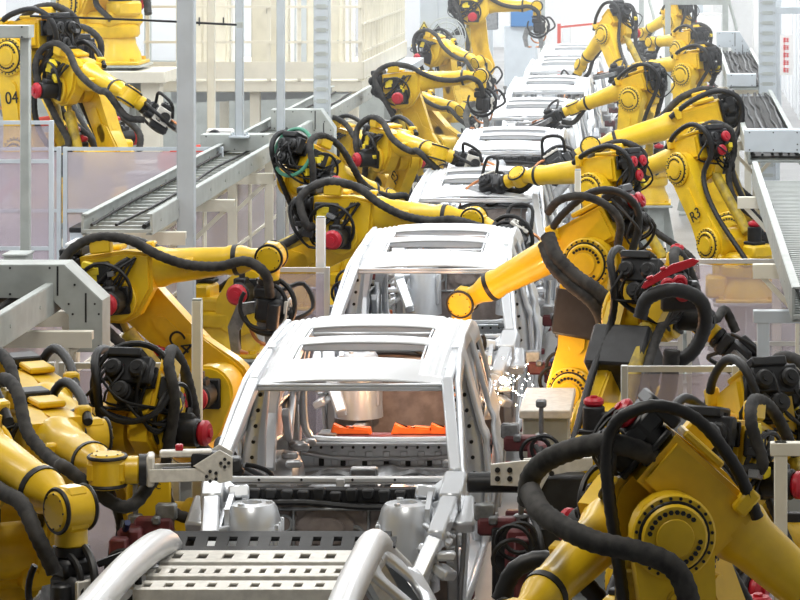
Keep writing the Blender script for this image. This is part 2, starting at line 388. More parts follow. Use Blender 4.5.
# the nearest body: a lower saloon without its roof skin
t = thing('saloon_body', 'roofless silver saloon body at the bottom edge, slotted cross bows between its roof arches', 'car body', (0, 13, .42), 'bare car bodies on the line')
def cp(name, b, m, solid=0.): return put(name, mesh_of(b, name, m), t, Matrix.Translation((0, -13, -.42)), solid)
for s in (-1, 1):
    def sx(y, z):
        w = lerp(z, (.45, .95, 1.12, 1.22, 1.5, 1.6), (.80, .86, .86, .80, .57, .53)); w -= .10 * max(0, (y - 14.4)) ** 2
        return w - .04 * max(0, y - 14.3) * (1 if z > 1.2 else 0)
    SO = [(11.2, .5), (11.2, 1.1), (12.0, 1.28), (12.6, 1.50), (13.2, 1.555), (14.2, 1.54), (14.95, 1.47), (15.35, 1.30), (15.7, 1.18), (15.9, 1.1), (15.9, .6), (13, .5)]
    W1 = [(11.9, .65), (12.0, 1.1), (12.7, 1.42), (13.15, 1.46), (13.2, .65)]
    W2 = [(13.4, .65), (13.38, 1.47), (14.15, 1.46), (14.42, 1.2), (14.3, .9), (14.1, .65)]
    W3 = [(14.6, 1.24), (14.36, 1.44), (14.75, 1.41), (15.05, 1.25)]
    def ss(p):
        d = sd_poly(p, SO)
        for q in (W1, W2, W3): d = max(d, -sd_poly(p, q, .03))
        return max(d, .34 - math.hypot(p[0] - 14.75, p[1] - .62))
    cp('body_side', sheet(ss, 11.16, 15.96, .46, 1.60, .035, lambda y, z: V((s * sx(y, z), y, z))), STEEL, .03)
    b = B(); b.tube([(s * .57, 12.3, 1.40), (s * .555, 12.75, 1.53), (s * .545, 13.3, 1.565), (s * .535, 14.2, 1.55), (s * .52, 14.9, 1.49), (s * .54, 15.3, 1.33), (s * .58, 15.6, 1.2)], .072, 14)
    cp('roof_rail', b, ROOFM)
    for p, q, w in (((.56, 13.3, 1.5), (.72, 13.35, 1.0), .16), ((.52, 14.5, 1.5), (.70, 14.7, 1.1), .12), ((.5, 15.2, 1.28), (.66, 15.3, 1.0), .2)):
        b = B(); b.bar((s * p[0], p[1], p[2]), (s * q[0], q[1], q[2]), .05, w); cp('inner_pillar', b, STEEL2)
def slotted(b, y, z, d, w=1.0, n=9, tilt=0.):
    m = Matrix.Translation((0, y, z)) @ Matrix.Rotation(tilt, 4, 'X')
    sw = w / n
    b.box((0, -d * .36, 0), (w, d * .28, .012), .003, m); b.box((0, d * .36, 0), (w, d * .28, .012), .003, m)
    for i in range(n + 1): b.box((-w / 2 + i * sw, 0, 0), (sw * .6, d * .5, .012), 0, m)
    b.box((0, -d / 2, -.02), (w, .012, .05), 0, m); b.box((0, d / 2, -.02), (w, .012, .05), 0, m)
for y, z, d, n in ((14.82, 1.44, .26, 8), (14.42, 1.455, .22, 14), (14.05, 1.47, .18, 10), (13.4, 1.50, .34, 7), (12.75, 1.53, .3, 9)):
    b = B(); slotted(b, y, z, d, 1.0, n); cp('roof_bow', b, WHT2)
b = B(); slotted(b, 15.12, 1.45, .20, 1.15, 11, .3)
b.box((0, 15.45, 1.28), (1.15, .3, .012))
cp('parcel_shelf', b, DARK)
b = B(); b.box((0, 13.6, .60), (1.5, 4.4, .03)); b.box((0, 13.2, .68), (1.45, .14, .12), .02); b.box((0, 14.3, .74), (1.45, .6, .18), .03); b.box((0, 13.0, .66), (.26, 2.6, .14), .05)
for i in range(12): b.box((-.55 + .1 * i, 13.75, .63), (.04, .7, .03), .008)
cp('floor_pan', b, STEEL2)

# ------------------------------------------------------------------ six-axis welding robots
A, L1, OFF, L2 = .312, 1.075, .225, 1.28
RM = {}
def rm(name, b, m): RM[name] = mesh_of(b, name, m)
def bolts(b, c, d, r, n, rb=.014, h=.012, a0=0., a1=2 * PI):
    m = axis_mat(c, d)
    for i in range(n):
        t = a0 + (a1 - a0) * i / n; p = m @ V((r * math.cos(t), r * math.sin(t), 0)); b.cyl(p, p + V(d).normalized() * h, rb, n=6)
# base casting (turntable axis at the origin)
b = B(); b.box((0, 0, .02), (.74, .74, .04), .01); b.lathe([(.34, .04), (.33, .12), (.28, .22), (.27, .30)], 24); b.box((-.36, 0, .17), (.26, .38, .26), .03)
for x in (-.3, .3):
    for y in (-.3, .3): b.cyl((x, y, .04), (x, y, .075), .035, n=6)
rm('base', b, YEL)
# rotating carriage
b = B(); b.lathe([(.30, .30), (.32, .33), (.32, .42), (.28, .45)], 24); b.box((.04, 0, .50), (.66, .50, .16), .04)
b.prism(hull2((A, .67), .22, (A - .10, .46), .24), -.30, -.10, bev=.02); b.box((.30, .20, .50), (.40, .26, .16), .03)
b.box((-.24, .0, .62), (.24, .34, .16), .03); bolts(b, (0, 0, .33), (0, 0, 1), .305, 14)
rm('carriage', b, YEL)
b = B(); b.cyl((0, 0, 0), (0, 0, .22), .088, n=16, ch=.012); b.box((0, .085, .12), (.09, .07, .11), .012); b.cyl((0, .12, .12), (0, .16, .12), .025, n=8); b.box((0, 0, .02), (.2, .2, .04), .01)
rm('axis_motor', b, BLK)
b = B(); b.cyl((0, 0, .22), (0, 0, .285), .082, n=18, ch=.02); b.cyl((0, 0, .285), (0, 0, .30), .03, n=10); rm('motor_cap', b, RED)
RM['dark_cap'] = RM['motor_cap'].copy(); RM['dark_cap'].materials.clear(); RM['dark_cap'].materials.append(BLK)
# lower arm: origin at the shoulder axis, z along the arm
b = B(30)
b.prism(hull2((0, 0), .235, (0, .42), .155), .15, .33, bev=.025); b.prism(hull2((0, .30), .165, (0, L1), .205), .17, .325, bev=.025)
b.prism(hull2((0, .38), .07, (0, .75), .06), .15, .345, bev=.012)
b.cyl((0, .2, 0), (0, -.10, 0), .19, n=24); b.cyl((0, .2, L1), (0, .05, L1), .17, n=24)
b.box((.15, .24, .52), (.05, .10, .30), .02)
rm('lower_arm', b, YEL)
b = B(30)                                            # reducer cover: rim, raised disc, hub
b.cyl((0, .165, 0), (0, .20, 0), .212, n=32, ch=.01); b.cyl((0, .20, 0), (0, .225, 0), .166, n=28, ch=.012); b.cyl((0, .225, 0), (0, .235, 0), .098, n=24, ch=.006)
rm('joint_cover', b, YEL)
b = B()
bolts(b, (0, .198, 0), (0, 1, 0), .191, 24, .009, .008); bolts(b, (0, .224, 0), (0, 1, 0), .128, 10, .013, .008, .3, 2.7); bolts(b, (0, .224, 0), (0, 1, 0), .128, 10, .013, .008, 3.4, 5.8)
b.torus((0, .2, 0), (0, 1, 0), .170, .010, 32, 6)
rm('bolt_ring', b, BLK)
b = B(); b.cyl((-.27, -.10, -.02), (-.18, -.06, .86), .065, n=14, ch=.01); b.cyl((-.18, -.06, .86), (-.13, -.04, 1.0), .03, n=10); rm('balancer', b, YEL2)
# elbow housing: origin at the elbow axis, x along the forearm
b = B(30); b.prism([(-.30, -.02), (-.22, -.16), (.02, -.20), (.16, -.14), (.30, .06), (.32, .36), (.10, .40), (-.30, .38)], -.20, -.01, bev=.03)
b.prism([(-.28, .08), (.28, .06), (.30, .38), (-.28, .38)], -.05, .19, bev=.03); b.cyl((0, -.2, 0), (0, -.24, 0), .17, n=24, ch=.01)
b.box((-.12, .06, .415), (.26, .18, .04), .01)
rm('elbow_housing', b, YEL)
b = B(); b.box((-.40, .02, .42), (.20, .26, .07), .012); b.box((-.42, -.02, .30), (.10, .34, .20), .015); b.box((-.15, -.235, .24), (.24, .07, .18), .012); rm('junction_box', b, DARK)
b = B(); b.box((-.15, -.275, .26), (.07, .02, .06), .004); b.box((-.22, -.275, .19), (.05, .02, .04), .004); b.box((-.185, -.272, .225), (.10, .012, .10), .003); rm('connector', b, YSIGN)
AM = {'top_inner': ((-.30, -.11, .29), (-1, 0, 0)), 'top_outer': ((-.30, .08, .29), (-1, 0, 0)), 'low': ((-.30, -.01, .12), (-1, 0, 0)), 'side': ((0, -.22, 0), (0, -1, 0))}
# forearm tube on the same origin (axis at z = OFF)
def rod(b, x0, r0, x1, r1, n=22): b.cyl((x0, 0, OFF), (x1, 0, OFF), r0, r1, n)
b = B(28); b.lathe([(.165, .26), (.17, .34), (.145, .42), (.135, .62), (.115, .90), (.125, .93), (.125, .965)], 24, Matrix(((0, 0, 1, 0), (0, 1, 0, 0), (-1, 0, 0, OFF), (0, 0, 0, 1))))
b.lathe([(.120, 1.005), (.115, 1.04), (.085, 1.12), (.08, 1.20)], 22, Matrix(((0, 0, 1, 0), (0, 1, 0, 0), (-1, 0, 0, OFF), (0, 0, 0, 1))))
bolts(b, (.33, 0, OFF), (1, 0, 0), .155, 10)
rm('forearm', b, YEL)
b = B(); rod(b, .965, .128, 1.005, .128); rm('collar', b, BLK)
# wrist: origin at the wrist axis, x towards the tool, y the hinge
b = B(28); b.cyl((0, -.105, 0), (0, .105, 0), .112, n=28, ch=.02); b.box((-.07, 0, 0), (.10, .15, .15), .03); b.box((.07, 0, 0), (.10, .16, .17), .03); b.cyl((.1, 0, 0), (.19, 0, 0), .085, n=20, ch=.008)
rm('wrist', b, YEL)
b = B(); b.torus((0, .085, 0), (0, 1, 0), .112, .012, 28, 6); b.torus((0, -.085, 0), (0, 1, 0), .112, .012, 28, 6); b.cyl((.19, 0, 0), (.235, 0, 0), .095, n=20)
bolts(b, (0, -.106, 0), (0, -1, 0), .09, 8, .006, .004); bolts(b, (0, .106, 0), (0, 1, 0), .09, 8, .006, .004)
rm('wrist_seal', b, BLK)
# tools: origin at the tool flange, x away from the wrist
b = B(); b.box((.06, 0, 0), (.10, .20, .20), .02); b.box((.20, 0, .05), (.22, .20, .24), .03); b.box((.20, .13, .02), (.14, .06, .14), .015); b.cyl((.12, -.12, .10), (.34, -.12, .10), .055, n=14, ch=.01); b.cyl((.22, 0, .14), (.22, 0, .24), .06, n=14)
bolts(b, (.20, .161, .02), (0, 1, 0), .045, 6)
rm('gun_body', b, DARK)
b = B(); b.prism([(.28, -.04), (.36, .10), (.52, .14), (.62, .10), (.62, .03), (.52, .06), (.40, .03), (.34, -.06)], -.035, .035, bev=.012); b.prism([(.16, -.10), (.20, -.24), (.40, -.30), (.60, -.25), (.62, -.17), (.42, -.21), (.27, -.17), (.25, -.08)], -.035, .035, bev=.012)
rm('gun_arm', b, IRON)
b = B(); b.box((.20, 0, .185), (.20, .18, .03), .006); bolts(b, (.20, 0, .20), (0, 0, 1), .065, 6, .012); rm('gun_cap', b, WHT2)
b = B(); b.cyl((.60, 0, .05), (.60, 0, -.03), .022, .012, 12); b.cyl((.60, 0, -.19), (.60, 0, -.11), .022, .012, 12); b.torus((.36, .05, .02), (0, 1, .2), .16, .016, 20, 6, .3, 4.4)
rm('electrode', b, COPPER)
b = B(); b.torus((.18, .0, .02), (.15, 1, .1), .23, .022, 26, 8, -.6, 4.6); b.torus((.16, -.10, .0), (.2, 1, -.2), .19, .018, 24, 8, 0, 5.2); b.tube([(.05, .1, .1), (.0, .2, .25), (.18, .16, .36), (.3, .05, .2)], .02, 6)
rm('gun_cable', b, BLK)
b = B(); b.box((.03, 0, 0), (.06, .22, .24), .015); b.box((.30, .11, .03), (.56, .02, .10), .004); b.box((.30, -.11, .03), (.56, .02, .10), .004); b.prism([(.36, -.04), (.56, .10), (.66, .08), (.66, -.10), (.56, -.16)], .10, .125, bev=.004); b.prism([(.36, -.04), (.56, .10), (.66, .08), (.66, -.10), (.56, -.16)], -.125, -.10, bev=.004); b.box((.30, 0, -.12), (.40, .10, .05), .01)
rm('clamp_frame', b, WHT2)
b = B(); b.box((.46, 0, -.07), (.24, .12, .12), .015); b.cyl((.12, 0, .03), (.38, 0, .03), .045, n=12); b.box((.68, 0, -.02), (.10, .16, .12), .02)
bolts(b, (.50, .125, .04), (0, 1, 0), .04, 5); bolts(b, (.60, .125, -.06), (0, 1, 0), .03, 4); bolts(b, (.50, -.125, .04), (0, -1, 0), .04, 5); bolts(b, (.60, -.125, -.06), (0, -1, 0), .03, 4)
rm('clamp_cylinder', b, DARK)
b = B(); b.box((.25, .0, -.165), (.06, .07, .05), .01); rm('clamp_sensor', b, RED)
b = B(26); b.prism([(-.25, .0), (-.18, .06), (.3, .16), (.62, .13), (.70, .06), (.60, .02), (.2, .02), (-.2, -.04)], -.05, .05, bev=.02); b.box((-.08, 0, .09), (.10, .12, .05), .01); b.box((.15, 0, .15), (.08, .12, .04), .01)
rm('red_gun_arm', b, RED)

UNITS = [mesh_of(B().box((0, 0, 0), (1, 1, 1), .08), 'connector', m) for m in (DARK, YSIGN, IRON)]; UNIT = UNITS[0]
def robot(name_label, X, Y, z0, yaw, a2, e, s, tool='gun', aim=(0, 0, -1), spin=0., mark=None, mark_side=1, hose=0, brand=False, mirror=False, group='yellow welding robots along the line', nest=True, fl=1., extra=(), box=0, ring=None, caps=('side',), zb=0., turn=0., mz=.62):
    yaw, a2, e = R(yaw), R(a2), R(e)
    rt = thing('welding_robot', name_label, 'robot', (X, Y, zb), group)
    z0 -= zb
    S = Matrix.Scale(s, 4)
    T0 = Matrix.Translation((0, 0, z0)) @ S
    fy = Matrix.Diagonal((1, -1, 1, 1)) if mirror else Matrix()   # a left-handed robot
    Ty = T0 @ Matrix.Rotation(yaw, 4, 'Z') @ fy
    Ta = Ty @ Matrix.Translation((A, 0, .67)) @ Matrix.Rotation(a2, 4, 'Y')
    J3 = Ty @ Matrix.Translation((A, 0, .67)) @ Matrix.Translation((L1 * math.sin(a2), 0, L1 * math.cos(a2)))
    Te = J3 @ Matrix.Rotation(-e, 4, 'Y')
    b = B(); r = .30 * s
    b.box((0, 0, .015), (.86 * s, .86 * s, .03), .005); b.box((0, 0, z0 - .015), (.80 * s, .80 * s, .03), .005)
    b.box((0, 0, z0 / 2), (.5 * s, .5 * s, max(.02, z0)), .0)
    for k in range(4):
        c, d = math.cos(k * PI / 2), math.sin(k * PI / 2); b.bar((c * .25 * s, d * .25 * s, z0 - .04), (c * .40 * s, d * .40 * s, .03), .02, .12, (0, 0, 1))
    b.done('riser', GREY, rt)
    put('base', RM['base'], rt, T0 @ Matrix.Rotation(yaw * .0, 4, 'Z'))
    put('carriage', RM['carriage'], rt, Ty)
    def motor(M, p, d, k=1., cap='motor_cap'):
        m = put('axis_motor', RM['axis_motor'], rt, M @ axis_mat(p, d) @ Matrix.Scale(k, 4)); put('motor_cap', RM[cap], m)
    motor(Ty, (-.22, .04, .70), (0, 0, 1)); motor(Ty, (A, -.30, .67), (0, -1, 0), 1.25)
    la = put('lower_arm', RM['lower_arm'], rt, Ta)
    for z in (0, L1):
        put('joint_cover', RM['joint_cover'], la, Matrix.Translation((0, .16, z))); put('bolt_ring', RM['bolt_ring'], la, Matrix.Translation((0, .16, z)))
    put('balancer', RM['balancer'], rt, Ta)
    if mark:
        if mark not in RM: RM[mark] = text_mesh(mark, .19)
        y = .35 if mark_side > 0 else .146
        q = Matrix.Translation((0, y, mz if not turn else .50)) @ (Matrix.Rotation(PI, 4, 'Z') if (mark_side > 0) != mirror or False else Matrix()) @ Matrix.Rotation(PI / 2, 4, 'X') @ Matrix.Rotation(R(turn), 4, 'Z')
        if mirror: q = q @ Matrix.Diagonal((-1, 1, 1, 1))
        put('stencil_mark', RM[mark], la, q)
    el = put('elbow_housing', RM['elbow_housing'], rt, Te)
    for k, (p, d) in AM.items(): motor(Te, p, d, 1.15 if k == 'side' else .82, 'motor_cap' if k in caps else 'dark_cap')
    jb = put('junction_box', RM['junction_box'], rt, Te); put('connector', RM['connector'], jb)
    fa = put('forearm', RM['forearm'], rt, Te); put('collar', RM['collar'], fa)
    Tw0 = Te @ Matrix.Translation((L2, 0, OFF))
    d = (Tw0.to_3x3().inverted() @ V(aim)).normalized()
    bend = math.acos(max(-1, min(1, d.x))); roll = math.atan2(d.y, -d.z)
    if abs(math.sin(bend)) < 1e-3: roll = 0
    Tw = Tw0 @ Matrix.Rotation(roll, 4, 'X') @ Matrix.Rotation(bend, 4, 'Y')
    w = put('wrist', RM['wrist'], rt, Tw); put('wrist_seal', RM['wrist_seal'], w)
    Tt = Tw @ Matrix.Translation((.235, 0, 0)) @ Matrix.Rotation(R(spin), 4, 'X')
    if tool == 'gun':
        g = put('weld_gun', RM['gun_body'], rt, Tt); put('gun_cap', RM['gun_cap'], g); put('gun_arm', RM['gun_arm'], g); put('electrode', RM['electrode'], g); put('gun_cable', RM['gun_cable'], g)
    elif tool == 'clamp':
        g = put('gripper', RM['clamp_frame'], rt, Tt @ Matrix.Scale(.78, 4)); put('clamp_cylinder', RM['clamp_cylinder'], g); put('clamp_sensor', RM['clamp_sensor'], g)
    elif tool == 'red':
        g = put('weld_gun', RM['gun_body'], rt, Tt); put('red_gun_arm', RM['red_gun_arm'], g); put('gun_cable', RM['gun_cable'], g)
    # dress pack: ribbed hose from the carriage up the arm, over the elbow and along the forearm
    P = lambda M, x, y, z: M @ V((x, y, z))
    sd = -1
    if hose >= 0:
        h1 = [P(Ty, -.28, -.30, .55), P(Ty, -.16, -.34, .80), P(Ta, -.22, -.18, .45), P(Ta, -.24, -.22, .85), P(Te, -.30, -.36, .10), P(Te, -.40, -.30, .36), P(Te, -.20, -.22, .52 + .12 * hose), P(Te, .12, -.21, .50 + .10 * hose), P(Te, .40, -.23, .34), P(Te, .62, -.19, .24), P(Te, .88, -.17, .20), P(Tw0, -.16, -.20, .0)] + ([P(Tw, .10, -.22, .02), P(Tt, .06, -.14, .06)] if tool else [])
        b = B(60); b.tube(h1, .044 * s * fl, 10, .10, .024); b.done('hose', HOSE, rt)
    h2 = [P(Ty, -.30, .22, .5), P(Ta, -.26, .26, .30), P(Ta, -.26, .22, .80), P(Te, -.50, .16, .10), P(Te, -.52, .22, .36), P(Te, -.30, .24, .50), P(Te, .02, .24, .46), P(Te, .30, .20, .34)]
    b = B(60); b.tube(h2, .034 * s * fl, 10, .10, .024); b.done('hose', BLK, rt)
    for pts, r, mt in extra:                          # hoses of this robot alone, given as points in the hall
        b = B(60); b.tube([V(p) - rt.location for p in pts], r, 12, .08, .022); b.done('hose', mt, rt)
    # brackets that carry the hoses
    for c, sz in (((-.10, -.19, .46), (.18, .10, .12)), ((.62, -.14, .23), (.08, .08, .12)), ((.20, .20, .36), (.08, .10, .14))):
        B().box(c, sz, .012, Te).done('hose_bracket', YEL, rt)
    if box:
        B().box((-.02, .12, box), (.50, .50, .40), .02, Ta).done('cable_box', DARK, rt); B().box((.0, .35, box + .2), (.40, .03, .08), .008, Ta).done('box_bracket', YEL, rt)
    if ring:
        B().torus(Te @ V((-.40, -.05, .22)), Te.to_3x3() @ V((1, .15, .1)), .29 * s, .024 * s, 30, 8).done('cable', ring, rt)
    if nest:
        rnd = random.Random(int(Y * 100))
        for k in range(7):
            y0 = rnd.uniform(-.2, .2); c = [(-.40 + rnd.uniform(-.06, .06), y0, .38), (-.48 + rnd.uniform(-.08, .08), y0 + rnd.uniform(-.1, .1), .26), (-.42 + rnd.uniform(-.12, .1), y0 + rnd.uniform(-.18, .14), .04), (-.24, rnd.uniform(-.30, -.2), rnd.uniform(-.12, .1)), (.0, -.28, rnd.uniform(.05, .3)), (rnd.uniform(.05, .2), -.22, .34)]
            b = B(60); b.tube([Te @ V(p) for p in c], rnd.uniform(.009, .015) * s, 6); b.done('cable', BLK if k else HOSE, rt)
        for k in range(5):
            p = V((rnd.uniform(-.4, .05), -.26 - rnd.uniform(0, .06), rnd.uniform(.0, .34))); sz = (rnd.uniform(.05, .12), .07, rnd.uniform(.04, .09))
            put('connector', UNIT, rt, Te @ Matrix.Translation(p) @ Matrix.Rotation(rnd.uniform(-.6, .6), 4, 'Y') @ Matrix.Diagonal((*sz, 1))).data = UNITS[k % 3]
        B().torus(Te @ V((-.08, -.27, .10)), (Te.to_3x3() @ V((.1, 1, .25))), .23 * s, .017 * s, 26, 6).done('cable', BLK, rt)
    return rt, Ty, Ta, Te, Tw, Tt
L = 'yellow welding robot '
#          X     Y    z0  yaw a2  e  s
FIT = {
 'L1':(-2.19,15.59,0.42,-46,32,-12,0.9),
 'N1':(-1.75,13.6,0.02,-20,-15,-55,0.9),
 'L2':(-1.88,17.21,0.45,-61,51,-1,0.84),
 'M2':(-2.16,18.27,0.49,-61,52,-3,0.84),
 'L3':(-1.08,18.04,0.35,78,-39,-30,0.8),
 'L4':(-1.53,21.68,0.62,-8,-47,6,0.86),
 'L5':(-2.14,28.04,0.50,-10,60,-2,0.93),
 'L6':(-1.54,34.14,0.56,-57,35,-3,0.84),
 'L7':(-1.53,30.98,0.55,46,-35,-24,0.84),
 'L8':(-1.73,37.45,0.46,-40,-53,-10,0.84),
 'L9':(-1.58,41.10,0.67,-8,-21,5,0.84),
 'L10':(-1.61,46.03,0.50,-40,-55,-6,0.8),
 'L11':(-1.80,56.12,1.08,-1,-9,-1,0.9),
 'L12':(-2.01,51.08,0.68,-47,-13,-12,0.84),
 'R1':(1.74,13.7,0.26,10,-5,-42,0.9),
 'B1':(2.28,14.91,0.35,239,36,-20,0.86),
 'R2':(2.84,16.94,0.42,111,56,-24,0.84),
 'R3':(1.86,16.02,0.44,66,63,-12,0.84),
 'R4':(1.60,22.60,0.43,161,-7,-28,0.9),
 'R5':(1.55,20.41,0.52,71,42,-19,0.84),
 'R6':(1.90,29.7,0.53,146,30,-7,0.82),
 'R7':(2.94,35.40,0.24,181,16,-15,1.0),
 'R13':(2.74,31.4,0.57,129,34,-16,0.84),
 'R8':(1.67,40.14,0.72,150,-8,-19,0.8),
 'R9':(1.50,52.18,1.01,129,31,-40,0.9),
 'R10':(2.45,46.07,0.64,141,-5,-7,0.84),
 'R11':(2.57,54.04,0.66,128,14,-5,0.84),
 'R12':(2.37,61.04,0.88,133,8,-23,0.84),
 'U1':(-4.68,33.03,1.27,150,6,-3,1.0),
 'U2':(-4.30,32.6,1.27,-50,-35,-11,0.9),
 'U4':(-4.62,35.4,1.27,134,39,-1,0.95),
 'U3':(-5.75,41.8,2.48,137,-42,4,1.25),
}
D, N = (0, 0, -1), (1, 0, 0)
ISL = 'yellow robots of the raised cell beyond the glass fence'
SPEC = {
 'L1': ('yellow robot reaching in at the left edge, round wrist over a black hanging tool', dict(tool='gun', aim=D)),
 'N1': ('yellow robot cut by the bottom left corner, only its big curved elbow in view', dict(tool=None, mirror=True, hose=-1, nest=False)),
 'L2': ('yellow robot holding a white plate gripper against the front car pillar', dict(tool='clamp', aim=(1, .15, 0), hose=.4, spin=90)),
 'M2': ('yellow robot directly behind the white gripper robot, black hose looping over its back', dict(tool=None)),
 'L3': ('yellow robot wrapped in dark hoses between the glass fence and the white gripper', dict(tool='gun', aim=(.8, .3, -.5), ring=BLK, hose=.3)),
 'L4': ('yellow robot marked C4 holding a large black weld gun beside the cream post', dict(tool='gun', aim=(-.12, .1, -1), mark='C4', mark_side=-1, turn=-90, caps=('side', 'low'))),
 'L5': ('yellow robot stretching its arm over the second car roof, red motor cap facing out', dict(tool='gun', aim=(.75, -.1, -.45))),
 'L6': ('yellow robot marked E2, its gun pressed to the third car roof', dict(tool='gun', aim=(.9, .2, -.3), mark='E2', mark_side=-1, mz=.74)),
 'L7': ('yellow robot with a green cable ring around its elbow below the cable ladder', dict(tool='gun', aim=(.6, 0, -.8), ring=TEAL)),
 'L8': ('yellow robot under the perforated column, a black hose arched over its elbow', dict(tool='gun', aim=D)),
 'L9': ('yellow robot with a long level forearm and round wrist above the E2 robot', dict(tool='gun', aim=D)),
 'L10': ('yellow robot whose round wrist shows just below the long level forearm', dict(tool='gun', aim=(.5, 0, -.9))),
 'L11': ('yellow robot at the top edge of the line, arm level near the blue bin', dict(tool='gun', aim=D)),
 'L12': ('yellow robot with wide cable rings in front of the ring fan', dict(tool='gun', aim=(.4, 0, -.9))),
 'R1': ('large dark yellow robot at the bottom right, bolted elbow disc towards the camera', dict(tool=None, mirror=True, hose=-1, caps=('top_inner', 'top_outer'), extra=(
    ([at(528, 500, 13.9), at(532, 475, 13.8), at(555, 456, 13.7), at(600, 444, 13.6), at(640, 450, 13.6), at(662, 470, 13.7), at(668, 500, 13.9)], .052, HOSE),
    ([at(530, 492, 13.6), at(545, 515, 13.4), at(590, 540, 13.2), at(640, 552, 13.15), at(672, 566, 13.15), at(686, 590, 13.15), at(692, 625, 13.2)], .052, HOSE),
    ([at(500, 600, 13.9), at(515, 570, 13.9), at(545, 560, 13.9), at(575, 575, 13.8), at(600, 600, 13.8)], .045, BLK)))),
 'B1': ('yellow robot arm slanting down to the lower edge under the front grey hose', dict(tool=None, hose=-1)),
 'R2': ('yellow robot with a humped black hose at the right edge before the lower fence', dict(tool='gun', aim=D)),
 'R3': ('yellow robot between the big front elbow disc and the cream stand', dict(tool=None)),
 'R4': ('yellow robot pointing its long arm at the windscreen opening of the second car', dict(tool='gun', aim=(-.1, .2, -1), hose=-1, box=.66, caps=('side', 'top_inner', 'top_outer'), extra=(
    ([at(548, 212, 22.2), at(560, 200, 22.1), at(582, 196, 22.1), at(606, 205, 22.1), at(620, 222, 22.1), at(618, 244, 22.2)], .032, HOSE),
    ([at(548, 236, 22.1), at(556, 256, 22.0), at(575, 276, 21.95), at(600, 294, 21.9), at(614, 316, 22.0), at(612, 345, 22.2)], .058, HOSE),
    ([at(544, 244, 22.1), at(552, 264, 22.0), at(570, 284, 21.95), at(592, 302, 21.9), at(602, 322, 22.0), at(600, 350, 22.2)], .05, HOSE)))),
 'R5': ('yellow robot with the red blade and three red motor caps before the clear fence', dict(tool='gun', aim=(.7, -.2, -.6), box=.62, caps=(), extra=(
    ([at(640, 318, 19.9), at(648, 298, 19.9), at(675, 290, 19.9), at(700, 300, 20.0), at(705, 325, 20.1), at(692, 352, 20.1), at(668, 366, 20.1)], .05, BLK),
    ([at(655, 420, 20.0), at(668, 390, 20.0), at(672, 350, 20.0)], .06, HOSE)))),
 'R6': ('yellow robot reaching over the third car from behind the long-armed robot', dict(tool='gun', aim=(-.8, .3, -.3), caps=('side', 'top_inner', 'top_outer', 'low'))),
 'R7': ('yellow robot with a round elbow disc near the diagonal brace frame', dict(tool='gun', aim=(-.8, -.1, -.5))),
 'R13': ('yellow robot marked R3 behind the clear fence, black hoses trailing down its back', dict(tool='gun', aim=(-.9, 0, -.4), mark='R3', mark_side=1, mz=.42, caps=('top_inner', 'low'))),
 'R8': ('yellow robot with an upright arm reaching for the pillar of the fifth car', dict(tool='gun', aim=(-.9, .1, -.4))),
 'R9': ('yellow robot arched over the far car, forearm pointing down to its roof', dict(tool='gun', aim=(-.4, .1, -1))),
 'R10': ('yellow robot with a thick level forearm behind the arched robot', dict(tool='gun', aim=(-1, 0, -.2))),
 'R11': ('yellow robot near the far bright panels, second from the end', dict(tool='gun', aim=D)),
 'R12': ('yellow robot farthest down the line at the top edge', dict(tool='gun', aim=D)),
 'U1': ('yellow robot marked 04 at the left edge beyond the glass fence', dict(tool=None, mark='04', mark_side=1, group=ISL, zb=1.21)),
 'U2': ('yellow robot with a dark hose bundle and grey gun, resting low behind the glass fence', dict(tool='gun', aim=(.7, .2, -.5), group=ISL, zb=1.21)),
 'U4': ('yellow robot half hidden by the tall grey post with the box duct', dict(tool='gun', aim=D, group=ISL, zb=1.21)),
 'U3': ('yellow robot standing high on the cream pedestal', dict(tool=None, group=ISL, zb=1.21)),
}
BOT = {}
for k, (lab, kw) in SPEC.items():
    BOT[k] = robot(lab, *FIT[k], **kw)

# red blade gun carried by the robot before the clear fence
rt, Ty, Ta, Te, Tw, Tt = BOT['R5']
p, q = at(640, 288, 19.9) - rt.location, at(697, 266, 19.9) - rt.location
x = (q - p).normalized(); y = V((0, 1, 0)); y = (y - x * x.y).normalized(); z = x.cross(y)
M = Matrix((x, y, z)).transposed().to_4x4(); M.translation = p + x * .12
put('red_gun_arm', RM['red_gun_arm'], rt, M @ Matrix.Scale(.44, 4))
for px, py in ((668, 288), (680, 285), (683, 297)):
    c = at(px, py, 20.0) - rt.location
    m = put('axis_motor', RM['axis_motor'], rt, axis_mat(c + V((0, .26, .02)), (0, -1, -.1)) @ Matrix.Scale(.62, 4)); put('motor_cap', RM['motor_cap'], m)
B().box(at(680, 296, 20.3) - rt.location, (.26, .12, .2), .02).done('motor_bracket', DARK, rt)
B().bar(at(668, 292, 20.35) - rt.location, at(655, 318, 20.4) - rt.location, .1, .1).done('gun_mount', YEL, rt)

# small printed plate on the hose-wrapped robot
rt = BOT['L3'][0]
c = at(148, 497, 17.55) - rt.location
p = B().box(c + V((0, .02, 0)), (.26, .03, .30), .01).done('cover_plate', YEL, rt); B().bar(c + V((0, .03, -.1)), (0, 0, .75), .10, .10).done('plate_arm', YEL, rt)
put('stencil_mark', text_mesh('FANUC', .045, .002), p, Matrix.Translation(c + V((0, .003, .06))) @ Matrix.Rotation(PI / 2, 4, 'X'))

